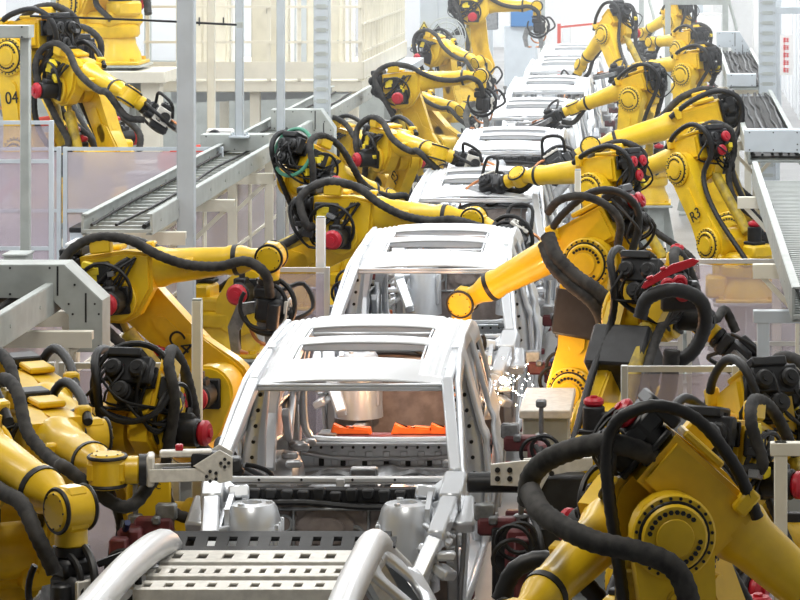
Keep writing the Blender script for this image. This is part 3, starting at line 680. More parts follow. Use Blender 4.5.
# ------------------------------------------------------------------ the hall
def plain(name, m, boxes, label=None, cat=None, kind=None, bev=0., group=None):
    b = B()
    for c, sz in boxes: b.box(c, sz, bev)
    o = b.done(name, m)
    if label: tag(o, label, cat, group)
    if kind: o['kind'] = kind
    return o
plain('floor', FLOORM, [((-3, 50, -.05), (16, 104, .1))], kind='structure')
plain('ceiling', CEILM, [((-3, 50, 9.05), (16, 104, .1))], kind='structure')
b = B(); b.box((-10.9, 50, 4.5), (.2, 104, 9))
for i in range(50): b.box((-10.78, 1 + 2 * i, 4.5), (.04, .9, 9))
b.done('wall_left', WALLM)['kind'] = 'structure'
b = B(); b.box((4.9, 50, 4.5), (.2, 104, 9))
for i in range(50): b.box((4.79, 1 + 2 * i, 4.5), (.04, .9, 9))
b.done('wall_right', WALLM)['kind'] = 'structure'
plain('wall_back', WALLM, [((-3, 102, 4.5), (16, .2, 9))], kind='structure')
plain('wall_front', WALLM, [((-3, -2, 4.5), (16, .2, 9))], kind='structure')

# columns
def column(name, label, m, x, Y, w, z0, z1, holes=False, d=None, grp=None):
    t = thing(name, label, 'column', (x, Y, z0), grp); h = z1 - z0; d = d or w
    b = B(); b.box((0, 0, h / 2), (w, d, h), .008); b.done('shaft', m, t)
    b = B(); b.box((0, 0, .012), (w + .12, d + .12, .024), .004)
    for i in (-1, 1):
        for j in (-1, 1): b.cyl((i * (w / 2 + .03), j * (d / 2 + .03), .02), (i * (w / 2 + .03), j * (d / 2 + .03), .05), .014, n=6)
    b.done('base_plate', m, t)
    if holes:
        b = B(); n = int(h / .14)
        for i in range(n):
            b.box((0, -d / 2 - .002, .1 + .14 * i), (w * .62, .008, .05), .0)
            for q in (-1, 1): b.cyl((q * w * .38, -d / 2, .1 + .14 * i), (q * w * .38, -d / 2 - .006, .1 + .14 * i), .012, n=8)
        b.done('slot_row', GREY, t)
    return t
column('column', 'broad pale blue grey column rising behind the lower end of the cable ladder', LGREY, -2.18, 26, .145, 0, 8.5)
column('column', 'grey perforated column beside the mezzanine above the hooked black hose', LGREY, -2.17, 36, .185, 0, 8.5, True)
column('column', 'cream tube post in front of the mezzanine railing, wires strapped to it', CREAM, -3.18, 34, .085, 0, 8.5)
column('column', 'grey tube post standing on the box duct in front of the mezzanine', LGREY, -2.58, 32, .085, 2.2, 8.5)
column('column', 'slim grey post before the mezzanine, third tube post towards the perforated column', LGREY, -2.48, 34.6, .09, 0, 8.5)
column('column', 'tall grey green post carrying the box duct at the upper left', GREY, -3.77, 27, .085, 0, 3.5)
column('column', 'grey round-edged column beyond the mezzanine end', LGREY, -2.9, 54, .13, 0, 8.5)
column('column', 'grey column between the mezzanine end and the warning sign cabinet', LGREY, -3.0, 62, .14, 0, 8.5)
column('column', 'pale perforated column at the far cable duct on the bright side', LGREY, 3.30, 42, .24, 0, 8.5, True)
column('column', 'wide white column at the right edge beside the cable duct', WHITE, 3.55, 32.5, .28, 0, 8.5)
column('column', 'faint white column at the farthest cable duct', WHITE, 3.48, 52.6, .2, 0, 8.5)

# safety fence bays: aluminium frame, clear panes
def fence(p, q, z1, label, z0=.06, mids=(1.03,), pane=PANE, post=.045, m=ALU, grp='clear safety fence bays'):
    p, q = V((*p, 0)), V((*q, 0)); t = thing('safety_fence', label, 'fence', p, grp); d = q - p; L_ = d.length; u = d / L_; w = post
    for z in (z1 - w / 2, z0 + w / 2) + tuple(mids): B().bar(u * (w / 2) + V((0, 0, z)), u * (L_ - w / 2) + V((0, 0, z)), w * .8, w * .8).done('frame_rail', m, t)
    for a in (w / 2, L_ - w / 2):
        b = B(); b.bar(u * a, u * a + V((0, 0, z1)), w, w, u, .004); b.box((*(u * a).xy, .01), (.1, .1, .02)); b.done('post', m, t)
    zs = [z0 + w] + [z for z in sorted(mids)] + [z1 - w]
    for a, c in zip(zs, zs[1:]):
        b = B(); ang = math.atan2(u.y, u.x); c0 = u * (L_ / 2) + V((0, 0, (a + c) / 2))
        b.box((0, 0, 0), (L_ - 2 * w, .006, c - a - .02), 0, Matrix.Translation(c0) @ Matrix.Rotation(ang, 4, 'Z')); b.done('pane', pane, t)
    return t
fence((-2.9, 19), (-1.88, 19), 1.77, 'clear fence bay at the left edge below the cream beam', mids=(1.0,))
fence((-1.86, 19), (-1.10, 19), 1.77, 'clear fence bay behind the hose-wrapped robot, its end post beside the cream post', mids=(1.0,))
fence((-1.38, 25), (-.84, 25), 1.66, 'small clear fence bay between the second car and the C4 gun', mids=())
fence((1.30, 25), (1.68, 25), 1.73, 'narrow clear fence bay behind the bolted elbow disc')
fence((1.70, 25), (2.07, 25), 1.73, 'clear fence bay behind the red blade')
fence((2.10, 25), (3.1, 25), 1.73, 'wide clear fence bay behind the slanted tray plate')
fence((1.66, 19), (2.40, 19), 1.75, 'clear fence bay behind the humped black hose', mids=(1.0,))
fence((2.43, 19), (3.3, 19), 1.75, 'clear fence bay behind the pale portal frame at the right edge', mids=(1.0,))
zz = ['nearest', 'second', 'third', 'fourth', 'fifth', 'sixth', 'seventh']
for i in range(7):
    y0 = 20.2 + 3.2 * i
    fence((-2.62, y0 + .03), (-2.62, y0 + 3.17), 1.74, f'milky fence bay along the aisle side, {zz[i]} in its row from the camera', mids=(1.05,), pane=PANE2, m=CREAM, grp='milky fence row beside the aisle')
for i, (a, c, lab) in enumerate(((-5.5, -4.42, 'glass bay of the raised cell fence at the left edge, a red cap behind it'), (-4.40, -3.1, 'glass bay of the raised cell fence with a red machine behind it'), (-3.08, -2.72, 'short glass bay of the raised cell fence beside the broad column'))):
    fence((a, 31.8), (c, 31.8), 2.12, lab, mids=(1.45,), pane=PANE2, m=LGREY, grp='glass fence of the raised cell')
t = fence((-4.75, 29.6), (-4.05, 29.6), 2.55, 'taller blue grey gate frame standing before the raised cell fence', mids=(2.15, 1.3), m=LGREY, pane=PANE, grp='glass fence of the raised cell')

# cable trays
def tray(label, x, w, z, y0, y1, m, hgt=.14, rung=.25, ncab=5, cover=False):
    t = thing('cable_tray', label, 'cable tray', (x, y0, z)); L_ = y1 - y0
    for s in (-1, 1):
        b = B(); b.box((s * w / 2, L_ / 2, 0), (.02, L_, hgt)); b.box((s * (w / 2 - .02), L_ / 2, hgt / 2), (.05, L_, .012)); b.box((s * (w / 2 - .02), L_ / 2, -hgt / 2), (.05, L_, .012))
        for i in range(int(L_ / .9)): b.cyl((s * w / 2 - .012, .4 + .9 * i, 0), (s * w / 2 + .016, .4 + .9 * i, 0), .014, n=6)
        b.done('side_rail', m, t)
    b = B()
    for i in range(int(L_ / rung) + 1): b.box((0, rung * i, -hgt / 2 + .03), (w, .06, .025))
    b.done('rung_set', m, t)
    if cover: B().box((0, L_ / 2, -.01), (w - .05, L_ - .1, .02)).done('tray_floor', HOSE, t)
    for k in range(ncab):
        xx = -w * .38 + w * .76 * k / max(1, ncab - 1); rd = random.Random(k + int(y0))
        pts = [(xx + rd.uniform(-.02, .02), L_ * i / 10, (.015 if cover else -hgt / 2 + .06) + rd.uniform(0, .02)) for i in range(11)]
        b = B(60); b.tube(pts, rd.uniform(.012, .024), 6, step=.6); b.done('cable', BLK if k % 3 else HOSE, t)
    return t
tray('grey cable ladder climbing from the broad column towards the perforated column', -2.52, .56, 2.05, 24.6, 42.6, GREY, .16, .3, 3)
tray('short grey cable tray ending under the big duct elbow at the left edge', -2.42, .45, 1.98, 16, 21.2, GREY, .2, .3, 4)
tray('long grey cable ladder on the bright side, its slanted edge plate facing the line', 3.06, .56, 2.0, 20, 30, GREY, .22, .13, 2)
tray('cable tray packed with dark cables between the two ducts on the bright side', 3.06, .56, 2.05, 31.4, 41.6, GREY, .16, .3, 6, True)
tray('far cable tray full of cables below the farthest duct', 3.06, .56, 2.15, 42.4, 52, GREY, .16, .3, 7, True)
def duct(label, pts, w, h, m=GREY):                  # box duct with mitred elbows
    t = thing('cable_duct', label, 'duct', pts[0]); o = V(pts[0])
    P_ = [V(p) - o for p in pts]; up, dn = [], []     # mitred outline in the x, z plane
    for n_, p in enumerate(P_):
        us = [(P_[n_ + 1] - p).normalized()] if n_ < len(P_) - 1 else []
        if n_: us.append((p - P_[n_ - 1]).normalized())
        nn = sum((V((-u.z, 0, u.x)) for u in us), V()).normalized(); k = h / 2 / max(.5, nn.dot(V((-us[0].z, 0, us[0].x))))
        up.append(((p + nn * k).x, (p + nn * k).z)); dn.append(((p - nn * k).x, (p - nn * k).z))
    b = B(); b.prism(up + dn[::-1], -w / 2, w / 2, bev=.006); b.done('casing', m, t)
    for p in P_[1:-1]: B().box((p.x, -w / 2 - .001, p.z), (.012, .004, h * .9), 0).done('seam', DARK, t)
    b = B()
    for p, q in zip(P_, P_[1:]):
        u = (q - p).normalized(); n = max(1, int((q - p).length / .25))
        for i in range(n + 1):
            for s in (-.4, .4):
                c = p + u * ((q - p).length * (i + .2) / (n + .4)) + (V((0, 0, s * h)) if abs(u.z) < .5 else V((s * h, 0, 0)))
                b.cyl(c + V((0, -w / 2 - .004, 0)), c + V((0, -w / 2 + .002, 0)), .008, n=6)
    b.done('rivet_or_hole', DARK, t); return t
duct('big grey box duct at the left edge bending down through a mitred elbow', [(-3.6, 20.6, 2.10), (-2.16, 20.6, 2.10), (-1.97, 20.6, 1.92), (-1.97, 20.6, 1.62)], .3, .22)
duct('grey box duct laid across the cable ladder under the standing tube post', [(-3.0, 32.2, 2.14), (-2.28, 32.2, 2.14)], .3, .17)
duct('grey box duct stub joined to the perforated column over the ladder', [(-2.72, 35.7, 2.14), (-2.20, 35.7, 2.14), (-2.1, 35.7, 2.0), (-2.1, 35.7, 1.5)], .3, .24)
duct('wide pale box duct crossing to the white column, nearest on the bright side', [(2.72, 31, 2.25), (3.3, 31, 2.25), (3.60, 31, 2.02), (3.60, 31, .8)], .3, .22, LGREY)
duct('pale box duct before the far perforated column', [(2.74, 42, 2.25), (3.14, 42, 2.25)], .3, .17, LGREY)
duct('farthest pale box duct, bent down at its end over dark cables', [(2.74, 51.7, 2.40), (3.05, 51.7, 2.40), (3.18, 51.7, 2.2), (3.18, 51.7, 1.4)], .3, .26, LGREY)
duct('box duct on top of the tall grey green post, reaching to the left edge', [(-4.4, 27, 3.52), (-3.72, 27, 3.52)], .25, .11)
def supports(label, x, Y, z, w, m=CREAM, brace=1, legs=(0,)):
    t = thing('support_frame', label, 'support', (x, Y, 0), 'cream supports below the cable runs')
    b = B(); b.box((0, 0, z - .03), (w, .08, .06), .004); b.box((0, -.035, z - .06), (w, .012, .10)); b.done('crossbeam', m, t)
    for l in legs:
        b = B(); b.box((l, 0, z / 2 - .03), (.09, .07, z - .06), .004); b.box((l, 0, .01), (.2, .2, .02)); b.done('leg', m, t)
    if brace:
        for s in (-1, 1):
            b = B(); b.bar((0, 0, z - .42), (s * w * .46, 0, z - .05), .04, .04, (0, 1, 0)); b.done('brace', m, t)
for i, (Y, lab) in enumerate(((22.6, 'cream T shaped tray support behind the C4 robot elbow'), (25.2, 'cream T shaped support under the lower end of the cable ladder'), (28, 'cream T shaped support, second under the cable ladder'), (30.8, 'cream T shaped support, third under the cable ladder'), (33.6, 'cream T shaped support below the box duct stub'), (38.5, 'cream T shaped support beyond the perforated column'))):
    supports(lab, -2.48, Y, 1.93, .85)
supports('cream portal support under the duct elbow, legs above the fence rail', -2.35, 20.2, 1.80, .95, legs=(.28, -.3))
supports('cream portal support behind the duct elbow at the left edge', -2.55, 18.6 + 3.2, 1.72, .85, legs=(.2,))
for Y, lab in ((23.5, 'pale tray support behind the slanted edge plate'), (29, 'pale tray support below the nearest bright side duct'), (36, 'pale braced frame under the packed cable tray'), (40, 'pale braced frame below the far bright side duct'), (47, 'pale braced frame under the farthest tray')):
    supports(lab, 2.98, Y, 1.86, .75, CREAM)
def portal(label, x0, x1, Y, z, m, w=.09, mid=None):
    t = thing('portal_frame', label, 'frame', ((x0 + x1) / 2, Y, 0)); h = (x1 - x0) / 2
    for s in (-1, 1): B().box((s * h, 0, z / 2), (w, w, z), .004).done('upright', m, t)
    B().box((0, 0, z - w / 2), (2 * h + w * 1.6, w * 1.1, w), .004).done('head_beam', m, t)
    if mid: B().box((0, 0, mid), (2 * h, w * .8, w * .7), .004).done('crossbar', DARK, t)
    return t
portal('pale portal frame between the two fence rows at the right edge', 2.64, 2.95, 22, 1.70, LGREY)
portal('pale frame standing behind the lower fence at the right edge', 2.72, 3.2, 18.3, 1.78, LGREY)
portal('cream stand with a dark crossbar in the lower right corner', 2.56, 2.95, 16.2, 1.76, CREAM, .07, 1.36)
def postx(label, x, Y, z, w, m=CREAM):
    t = thing('guard_post', label, 'post', (x, Y, 0)); B().box((0, 0, z / 2), (w, w, z), .006).done('shaft', m, t); B().box((0, 0, .01), (w + .12, w + .12, .02)).done('base_plate', m, t); B().box((0, 0, z + .005), (w * .9, w * .9, .012)).done('end_cap', GREY, t)
postx('cream square post standing in front of the C4 robot', -1.0, 19.05, 2.15, .062)
postx('white square post beside the small clear fence bay left of the second car', -.93, 25.15, 2.05, .075, WHITE)
postx('short pale post rising in front of the fourth car side', 1.13, 27.4, 2.25, .055)
postx('cream post behind the fence end at the foot of the milky fence', -2.72, 20.0, 2.0, .13)

# mezzanine
t = thing('mezzanine', 'cream mezzanine deck with a deep edge beam behind the tube posts', 'platform', (-3.95, 46.5, 0))
b = B(); b.box((0, 0, 2.10), (3.1, 7.0, .16), .01); b.done('deck', CREAM, t)
b = B(); b.box((0, -3.52, 2.33), (3.1, .03, .24)); b.box((1.55, 0, 2.33), (.03, 7.0, .24)); b.done('kick_plate', CREAM, t)
b = B(); b.box((1.66, 1.2, 2.12), (.4, 4.2, .12), .01); b.done('end_bracket', LGREY, t)
for x in (-1.4, 0, 1.4):
    for y in (-3.3, 3.2): B().box((x, y, 1.01), (.14, .14, 2.02), .004).done('leg', CREAM, t)
for y in (-2, 1): B().bar((-1.4, y, 1.85), (1.4, y, 1.95), .12, .16).done('joist', LGREY, t)
t = thing('guard_rail', 'cream guard rail along the mezzanine edge', 'railing', (-3.95, 43, 2.18))
for i in range(8): B().box((-1.5 + .43 * i, 0, .65), (.05, .05, 1.3)).done('rail_post', CREAM, t)
for z in (.55, 1.05): B().box((0, -.03, z), (3.1, .03, .035)).done('rail', CREAM, t)
t = thing('guard_rail', 'dense cream mesh guard along the side of the mezzanine', 'railing', (-2.42, 46.5, 2.18))
for i in range(17): B().box((0, -3.3 + .41 * i, .7), (.04, .04, 1.4)).done('rail_post', CREAM, t)
for z in (.4, .8, 1.2): B().box((0, 0, z), (.03, 6.8, .03)).done('rail', CREAM, t)
def cabinet(label, c, sz, m, doors=2, name='control_cabinet', cat='cabinet', handle=True, hm=DARK):
    t = thing(name, label, cat, (c[0], c[1], c[2])); w, d, h = sz
    b = B(); b.box((0, 0, h / 2), sz, .012); b.box((0, 0, h + .01), (w + .02, d + .02, .02), .004); b.done('housing', m, t)
    for i in range(doors):
        dw = w / doors; p = B().box((-w / 2 + dw * (i + .5), -d / 2 - .008, h / 2), (dw - .03, .016, h - .06), .004).done('door', m, t)
        if handle:
            B().box((-w / 2 + dw * (i + .5) + dw * .38, -d / 2 - .025, h / 2), (.02, .02, .12), .004).done('handle', hm, p)
    return t
cabinet('cream control cabinet on the mezzanine next to the broad column', (-4.85, 44.4, 2.18), (.7, .5, 1.6), CREAM)
cabinet('cream cabinet with dark slots on the mezzanine between the tube posts', (-3.95, 45, 2.18), (.55, .5, 1.9), CREAM)
cabinet('tall cream cabinet on the mezzanine left of the perforated column', (-3.1, 45, 2.18), (.62, .5, 2.2), CREAM)
cabinet('pale grey cabinet deep on the mezzanine behind the slim post', (-3.55, 47.5, 2.18), (.8, .5, 1.5), LGREY, 2)
for i, x in enumerate((-4.4, -3.55, -2.75)):
    t = thing('pipe_riser', ['cream pipe riser on the mezzanine behind the first tube post', 'cream pipe riser on the mezzanine behind the second tube post', 'cream pipe riser on the mezzanine nearest the perforated column'][i], 'pipe', (x, 44.2, 2.18))
    for k in range(3): B().cyl((k * .09 - .09, 0, 0), (k * .09 - .09, 0, 3.2), .032, n=10).done('pipe', WHITE if k else CREAM, t)
    for z in (.5, 1.2, 1.9): B().box((0, .02, z), (.3, .05, .05)).done('clamp_bar', GREY, t)
plain('wall_3', GREY, [((-6.4, 52.5, 1.0), (7, .15, 2.0))], kind='structure')
plain('wall_4', WALLM, [((-7.3, 56, 2.2), (6.0, .15, 4.4))], kind='structure')

# raised cell at the upper left
t = thing('pedestal', 'cream pedestal block and leg carrying the high robot', 'platform', (-5.75, 41.8, 0))
b = B(); b.box((0, 0, 2.33), (1.7, 1.3, .16), .01); b.done('top', CREAM, t)
for x in (-.55, .62): B().box((x, -.3, 1.13), (.26, .3, 2.25), .006).done('leg', CREAM, t)
t = thing('pedestal', 'pale slab carrying the robots behind the glass fence', 'platform', (-4.8, 34, 0))
b = B(); b.box((0, 0, 1.15), (2.0, 3.2, .12), .01); b.done('top', CREAM, t)
for x in (-.9, .9):
    for y in (-1.4, 1.4): B().box((x, y, .55), (.14, .14, 1.1), .004).done('leg', CREAM, t)
t = thing('tool_cabinet', 'blue drawer cabinet with a dark top behind the milky fence', 'cabinet', (-3.83, 30.6, 0))
B().box((0, 0, .69), (.42, .5, 1.38), .008).done('housing', LGREY, t)
for i in range(6):
    d = B().box((0, -.258, .2 + .205 * i), (.385, .02, .17), .004).done('drawer', BLUE, t); B().box((0, -.274, .27 + .205 * i), (.38, .02, .022)).done('handle', WHITE, d)
B().box((0, 0, 1.40), (.44, .52, .05), .008).done('top', DARK, t)
cabinet('white sloped machine cover at the left beside the blue cabinet', (-3.55, 29.0, 0), (.42, .5, 1.42), WHITE, 1)
cabinet('small white machine cover right of the blue cabinet, dark edge', (-3.05, 28.6, 0), (.22, .4, 1.55), WHITE, 1)
cabinet('tall pale grey cabinet right of the red machine', (-3.60, 32.2, 0), (.36, .3, 1.80), LGREY, 1)
cabinet('grey base box at the foot of the tall grey green post', (-3.75, 26.6, 0), (.2, .3, 1.58), GREY, 1)
cabinet('cream door panel with a dark window at the foot of the milky fence', (-2.85, 21.6, 0), (.22, .3, 1.72), CREAM, 1)
def red_machine(label, x, Y, h):
    t = thing('transfer_machine', label, 'machine', (x, Y, 0))
    b = B(); b.cyl((0, 0, 0), (0, 0, h * .8), .10, .09, 16); b.box((0, 0, h * .85), (.22, .26, .2), .03); b.done('column', REDP, t)
    b = B(); b.bar((.05, -.05, h * .9), (.5, -.2, h * .93), .12, .12, bev=.02); b.bar((.0, -.05, h * .62), (-.35, -.15, h * .42), .09, .09, bev=.02); b.done('arm', REDP, t)
    b = B(); b.box((.55, -.2, h * .9), (.16, .16, .3), .03); b.tube([(0, .1, h * .5), (-.25, .1, h * .3), (-.3, 0, h * .1), (-.1, 0, .05)], .02); b.done('tool_head', IRON, t)
red_machine('red transfer machine behind the glass fence bay', -4.05 + .12, 35.6, 1.95)
red_machine('second, fainter red machine at the left edge behind glass', -6.0, 37.2, 2.2)
cabinet('pale cabinet standing behind the red machine', (-4.6, 37.2, 0), (.5, .4, 1.5), CREAM, 1)
t = thing('hose_valve_unit', 'white valve unit with a dark knob left of the broad column', 'valve', (-3.02, 33.6, 0))
B().box((0, 0, 1.05), (.05, .05, 2.1)).done('stand', WHITE, t); B().box((0, 0, 2.12), (.30, .12, .12), .02).done('body', WHITE, t); B().cyl((-.05, -.06, 2.12), (-.05, -.16, 2.12), .06, n=14, ch=.01).done('knob', DARK, t)
b = B(); b.tube([(.08, -.08, 2.1), (.16, -.1, 1.9), (.22, -.08, 1.6), (.2, 0, 1.3)], .014); b.done('hose', BLK, t)

# far equipment
t = thing('ring_fan', 'grey pedestal fan with a wide wire ring before the sign cabinet', 'fan', (-2.03, 54, 0))
b = B()
for r in (.15, .25, .34): b.torus((0, 0, 2.35), (0, 1, 0), r, .010, 30, 6)
for k in range(12): b.bar((.04 * math.cos(k * PI / 6), -.03, 2.35 + .04 * math.sin(k * PI / 6)), (.34 * math.cos(k * PI / 6), 0, 2.35 + .34 * math.sin(k * PI / 6)), .008, .008, (0, 1, 0))
b.done('guard_ring', GREY, t)
for k in range(3):
    a = k * 2.09 + .4; B().prism([(.03 * math.cos(a), .03 * math.sin(a)), (.28 * math.cos(a - .3), .28 * math.sin(a - .3)), (.28 * math.cos(a + .3), .28 * math.sin(a + .3))], .03, .045, Matrix.Translation((0, 0, 2.35))).done('blade', DARK, t)
B().cyl((0, .0, 2.35), (0, .2, 2.35), .08, n=14).done('motor', DARK, t); B().cyl((0, .1, .04), (0, .1, 2.30), .03, n=10).done('pole', GREY, t); B().cyl((0, .1, 0), (0, .1, .05), .25, n=20).done('base', DARK, t)
cabinet('pale blue panel cabinet carrying the yellow warning triangle', (-2.3, 58, 0), (1.05, .5, 3.2), LGREY, 3)
t = thing('warning_sign', 'yellow triangular warning sign with a dark symbol on the pale panel', 'sign', at(424, 31, 57.68))
B().prism([(-.19, -.14), (.19, -.14), (0, .19)], -.006, .006, bev=.002).done('plate', YSIGN, t)
b = B(); b.prism([(-.03, .08), (.03, .08), (.012, -.04), (-.012, -.04)], -.010, -.006); b.prism([(-.02, -.06), (.02, -.06), (.02, -.095), (-.02, -.095)], -.010, -.006)
for p, q in (((-.165, -.125), (.165, -.125)), ((-.165, -.125), (0, .165)), ((.165, -.125), (0, .165))): b.bar((p[0], -.008, p[1]), (q[0], -.008, q[1]), .016, .004, (0, 1, 0))
b.done('symbol', TXT, t)
cabinet('grey green cabinet below the warning sign', (-2.6, 51, 0), (.48, .5, 2.05), GREY, 1)
t = thing('parts_bin', 'blue parts bin with a dark screen beside it at the top of the line', 'bin', at(521, 40, 66) * V((1, 1, 0)))
B().box((0, 0, 1.05), (.7, .5, 2.1), .02).done('stand', LGREY, t); B().box((.1, -.1, 2.32), (.62, .5, .5), .02).done('bin', BLUE, t)
t = thing('monitor', 'dark grey screen box left of the blue bin', 'screen', (-2.06, 66, 0))
B().box((0, 0, 1.0), (.06, .06, 2.0)).done('stand', GREY, t); B().box((0, 0, 2.3), (.52, .2, .6), .02).done('housing', IRON, t)
t = thing('barrier_arm', 'red barrier pole lying level over the far end of the line', 'barrier', (.2, 72, 0))
B().bar((-.9, 0, 1.82), (.75, 0, 1.98), .05, .05, (0, 0, 1)).done('pole', REDP, t); B().box((-.9, 0, .95), (.08, .08, 1.9)).done('post', REDP, t)
for i, (x, Y, w, h, lab) in enumerate(((1.9, 78, 1.3, 2.8, 'white panel booth at the far end behind the arched robot'), (.2, 86, 2.2, 3.2, 'broad white booth closing the far end of the line'), (3.4, 70, 1.0, 2.6, 'pale blue white panel at the far bright side'), (2.7, 64, .6, 2.4, 'narrow glazed white booth beyond the farthest robot'), (-1.6, 80, 1.4, 3.0, 'white panel booth beyond the blue bin'))):
    cabinet(lab, (x, Y, 0), (w, .5, h), WHITE, 2, 'panel_booth', 'booth')
t = thing('wall_banner', 'white banner with red marks hanging at the right edge', 'banner', at(786, 55, 56))
B().box((0, 0, 0), (.28, .02, .75)).done('sheet', WHITE, t)
b = B()
for k in range(5):
    z = .28 - .14 * k
    for u in (-.03, .0, .03): b.box((0, -.012, z + u), (.11, .006, .012))
    b.box((-.02, -.012, z), (.014, .006, .09)); b.box((.03, -.012, z - .01), (.014, .006, .07))
b.box((-.035, -.012, 0), (.012, .005, .62)); b.done('red_mark', SIGNRED, t)

# the line: rails, skids and clamping stands
t = thing('conveyor', 'dark steel conveyor bed running under the car bodies', 'conveyor', (0, 11, 0))
for s in (-1, 1):
    B().box((s * .48, 27, .16), (.14, 54, .28), .01).done('rail', GRATE, t)
b = B()
for i in range(90): b.cyl((-.42, .3 + .6 * i, .22), (.42, .3 + .6 * i, .22), .06, n=10)
b.done('roller_row', IRON, t)['kind'] = 'stuff'
for k in range(8):
    Y = 18.7 + 6 * k
    t = thing('skid', f'dark steel skid carrying the {["nearest full roofed", "second", "third", "fourth", "fifth", "sixth", "seventh", "eighth"][k]} car body', 'skid', (0, Y, .31), 'skids under the car bodies')
    for s in (-1, 1): B().box((s * .48, .3, .03), (.09, 4.3, .06), .01).done('runner', DARK, t)
    for y in (-1.4, .2, 1.9): B().box((0, y, .03), (1.5, .10, .05), .01).done('crossbar', MAROON, t)
    for s in (-1, 1):
        for y in (-1.4, 1.9): B().box((s * .6, y, .08), (.09, .09, .06), .01).done('support_pad', ORANGE, t)
STN = ['saloon body', 'nearest roofed car', 'second car', 'third car', 'fourth car', 'fifth car', 'sixth car', 'seventh car', 'eighth car']
def clamp_stand(s, Y, label, big=False):
    x = s * 1.06; rd = random.Random(int(Y * 10 + s))
    t = thing('clamp_stand', label, 'fixture', (x, Y, 0), 'clamping stands beside the line')
    x_ = -s                                           # towards the car
    b = B(); b.box((0, 0, .02), (.40, .5, .04), .006); b.box((s * .04, 0, .42), (.16, .24, .78), .02); b.done('base', GRATE, t)
    b = B(); b.box((s * .04, 0, .94), (.14, .18, .30), .02); b.box((x_ * .08, .05, 1.08), (.22, .10, .10), .015); b.box((s * .08, -.18, .80), (.10, .10, .52), .012); b.box((x_ * .06, -.12, .62), (.22, .08, .10), .012); b.done('riser_block', MAROON, t)
    b = B(); b.box((x_ * .15, .05, 1.16), (.12, .06, .10), .012); b.box((x_ * .1, .05, 1.12), (.05, .14, .05), .01); b.cyl((s * .05, .18, .62), (s * .05, .18, 1.12), .045, n=12, ch=.008); b.cyl((s * .05, .18, 1.12), (s * .05, .18, 1.3), .016, n=8); b.box((s * .05, .18, 1.32), (.07, .07, .05), .01); b.done('clamp_arm', IRON, t)
    b = B(); b.box((s * .08, -.245, .62), (.16, .02, .22), .006); b.done('valve_plate', WHT2, t)
    for q in range(4): B().box((s * (.03 + .035 * q), -.27, .64), (.026, .03, .12), .005).done('valve', DARK if q % 2 else IRON, t)
    b = B(); b.box((x_ * .10, -.20, .36), (.16, .06, .10), .008); b.done('bracket', ORANGE, t)
    for k in range(8):
        b = B(60); b.tube([(s * rd.uniform(0, .1), rd.uniform(-.25, .2), rd.uniform(.8, 1.2)), (s * rd.uniform(.06, .2), rd.uniform(-.32, .28), rd.uniform(.7, 1.0)), (s * rd.uniform(.0, .2), rd.uniform(-.3, .3), .4), (s * .1, rd.uniform(-.3, .3), .05)], rd.uniform(.012, .022), 6); b.done('cable', BLK if k % 4 else NAVY, t)
    for q in range(3): B().torus((s * rd.uniform(.02, .1), -.27 - .01 * q, rd.uniform(.75, 1.15)), (rd.uniform(-.3, .3), 1, .2), rd.uniform(.08, .13), .014, 20, 6).done('cable', BLK, t)
for k in range(0, 7):
    for s in (-1, 1):
        side = 'aisle' if s < 0 else 'bright'
        clamp_stand(s, 17.3 + 6 * k, f'maroon clamp stand, {side} side, hood end of the {STN[k + 1]}')
        if not (s < 0 and k == 0): clamp_stand(s, 20.0 + 6 * k, f'maroon clamp stand, {side} side, rear of the {STN[k + 1]}')
# clamp table from the right into the front pillar
t = thing('clamp_table', 'white bolted clamp plate reaching to the front car from a dark stand', 'fixture', (1.22, 17.5, 0))
b = B(); b.box((.1, 0, .02), (.7, .5, .04)); b.box((.05, 0, .55), (.26, .3, 1.06), .02); b.box((-.12, 0, .80), (.3, .34, .3), .03); b.box((-.02, -.18, 1.0), (.5, .06, .16), .01); b.done('stand', DARK, t)
b = B(); b.prism([(-.28, 1.30), (-.28, 1.42), (-.1, 1.44), (.30, 1.46), (.30, 1.40), (.05, 1.36), (-.02, 1.22), (-.08, 1.20), (-.12, 1.30)], -.10, -.07, bev=.004); b.prism([(-.1, 1.28), (-.1, 1.42), (.30, 1.46), (.30, 1.36)], .07, .10, bev=.004); b.done('plate', WHT2, t)
b = B(); bolts_at = [(-.24, 1.39), (-.24, 1.34), (-.17, 1.39), (-.17, 1.34), (-.03, 1.37), (.02, 1.39), (.07, 1.37), (-.03, 1.26), (.0, 1.26)]
for x, z in bolts_at: b.cyl((x, -.10, z), (x, -.112, z), .016, n=8)
b.done('bolt', TXT, t)
b = B(); b.cyl((-.42, 0, 1.30), (-.05, 0, 1.30), .06, n=16, ch=.01); b.box((.12, 0, 1.2), (.3, .14, .3), .02); b.done('clamp_cylinder', DARK, t)
# pale deck between the stations
t = thing('service_deck', 'pale service deck with a step edge right of the second car', 'platform', (1.10, 21.55, 0))
B().box((0, 0, 1.10), (.36, 1.0, .06), .008).done('top', WHT2, t); B().box((0, 0, .535), (.32, .9, 1.07), .01).done('skirt', GREY, t)
t = thing('cross_fixture', 'orange clamping crossbar seen through the front car, between it and the second car', 'fixture', (0, 22.35, 0))
for s in (-1, 1): B().box((s * .55, 0, .38), (.14, .2, .76), .01).done('pedestal', GRATE, t)
B().box((0, 0, .70), (1.3, .12, .09), .015).done('beam', MAROON, t)
for x in (-.4, .05, .32): 
    b = B(); b.prism([(x - .14, .74), (x - .11, .82), (x - .02, .78), (x + .04, .80), (x + .16, .79), (x + .17, .74)], -.05, .05, bev=.012); b.done('clamp_arm', ORANGE, t)
t = thing('weld_spark', 'bright burst of welding sparks on the second car front pillar', 'sparks', at(503, 380, 22.6))
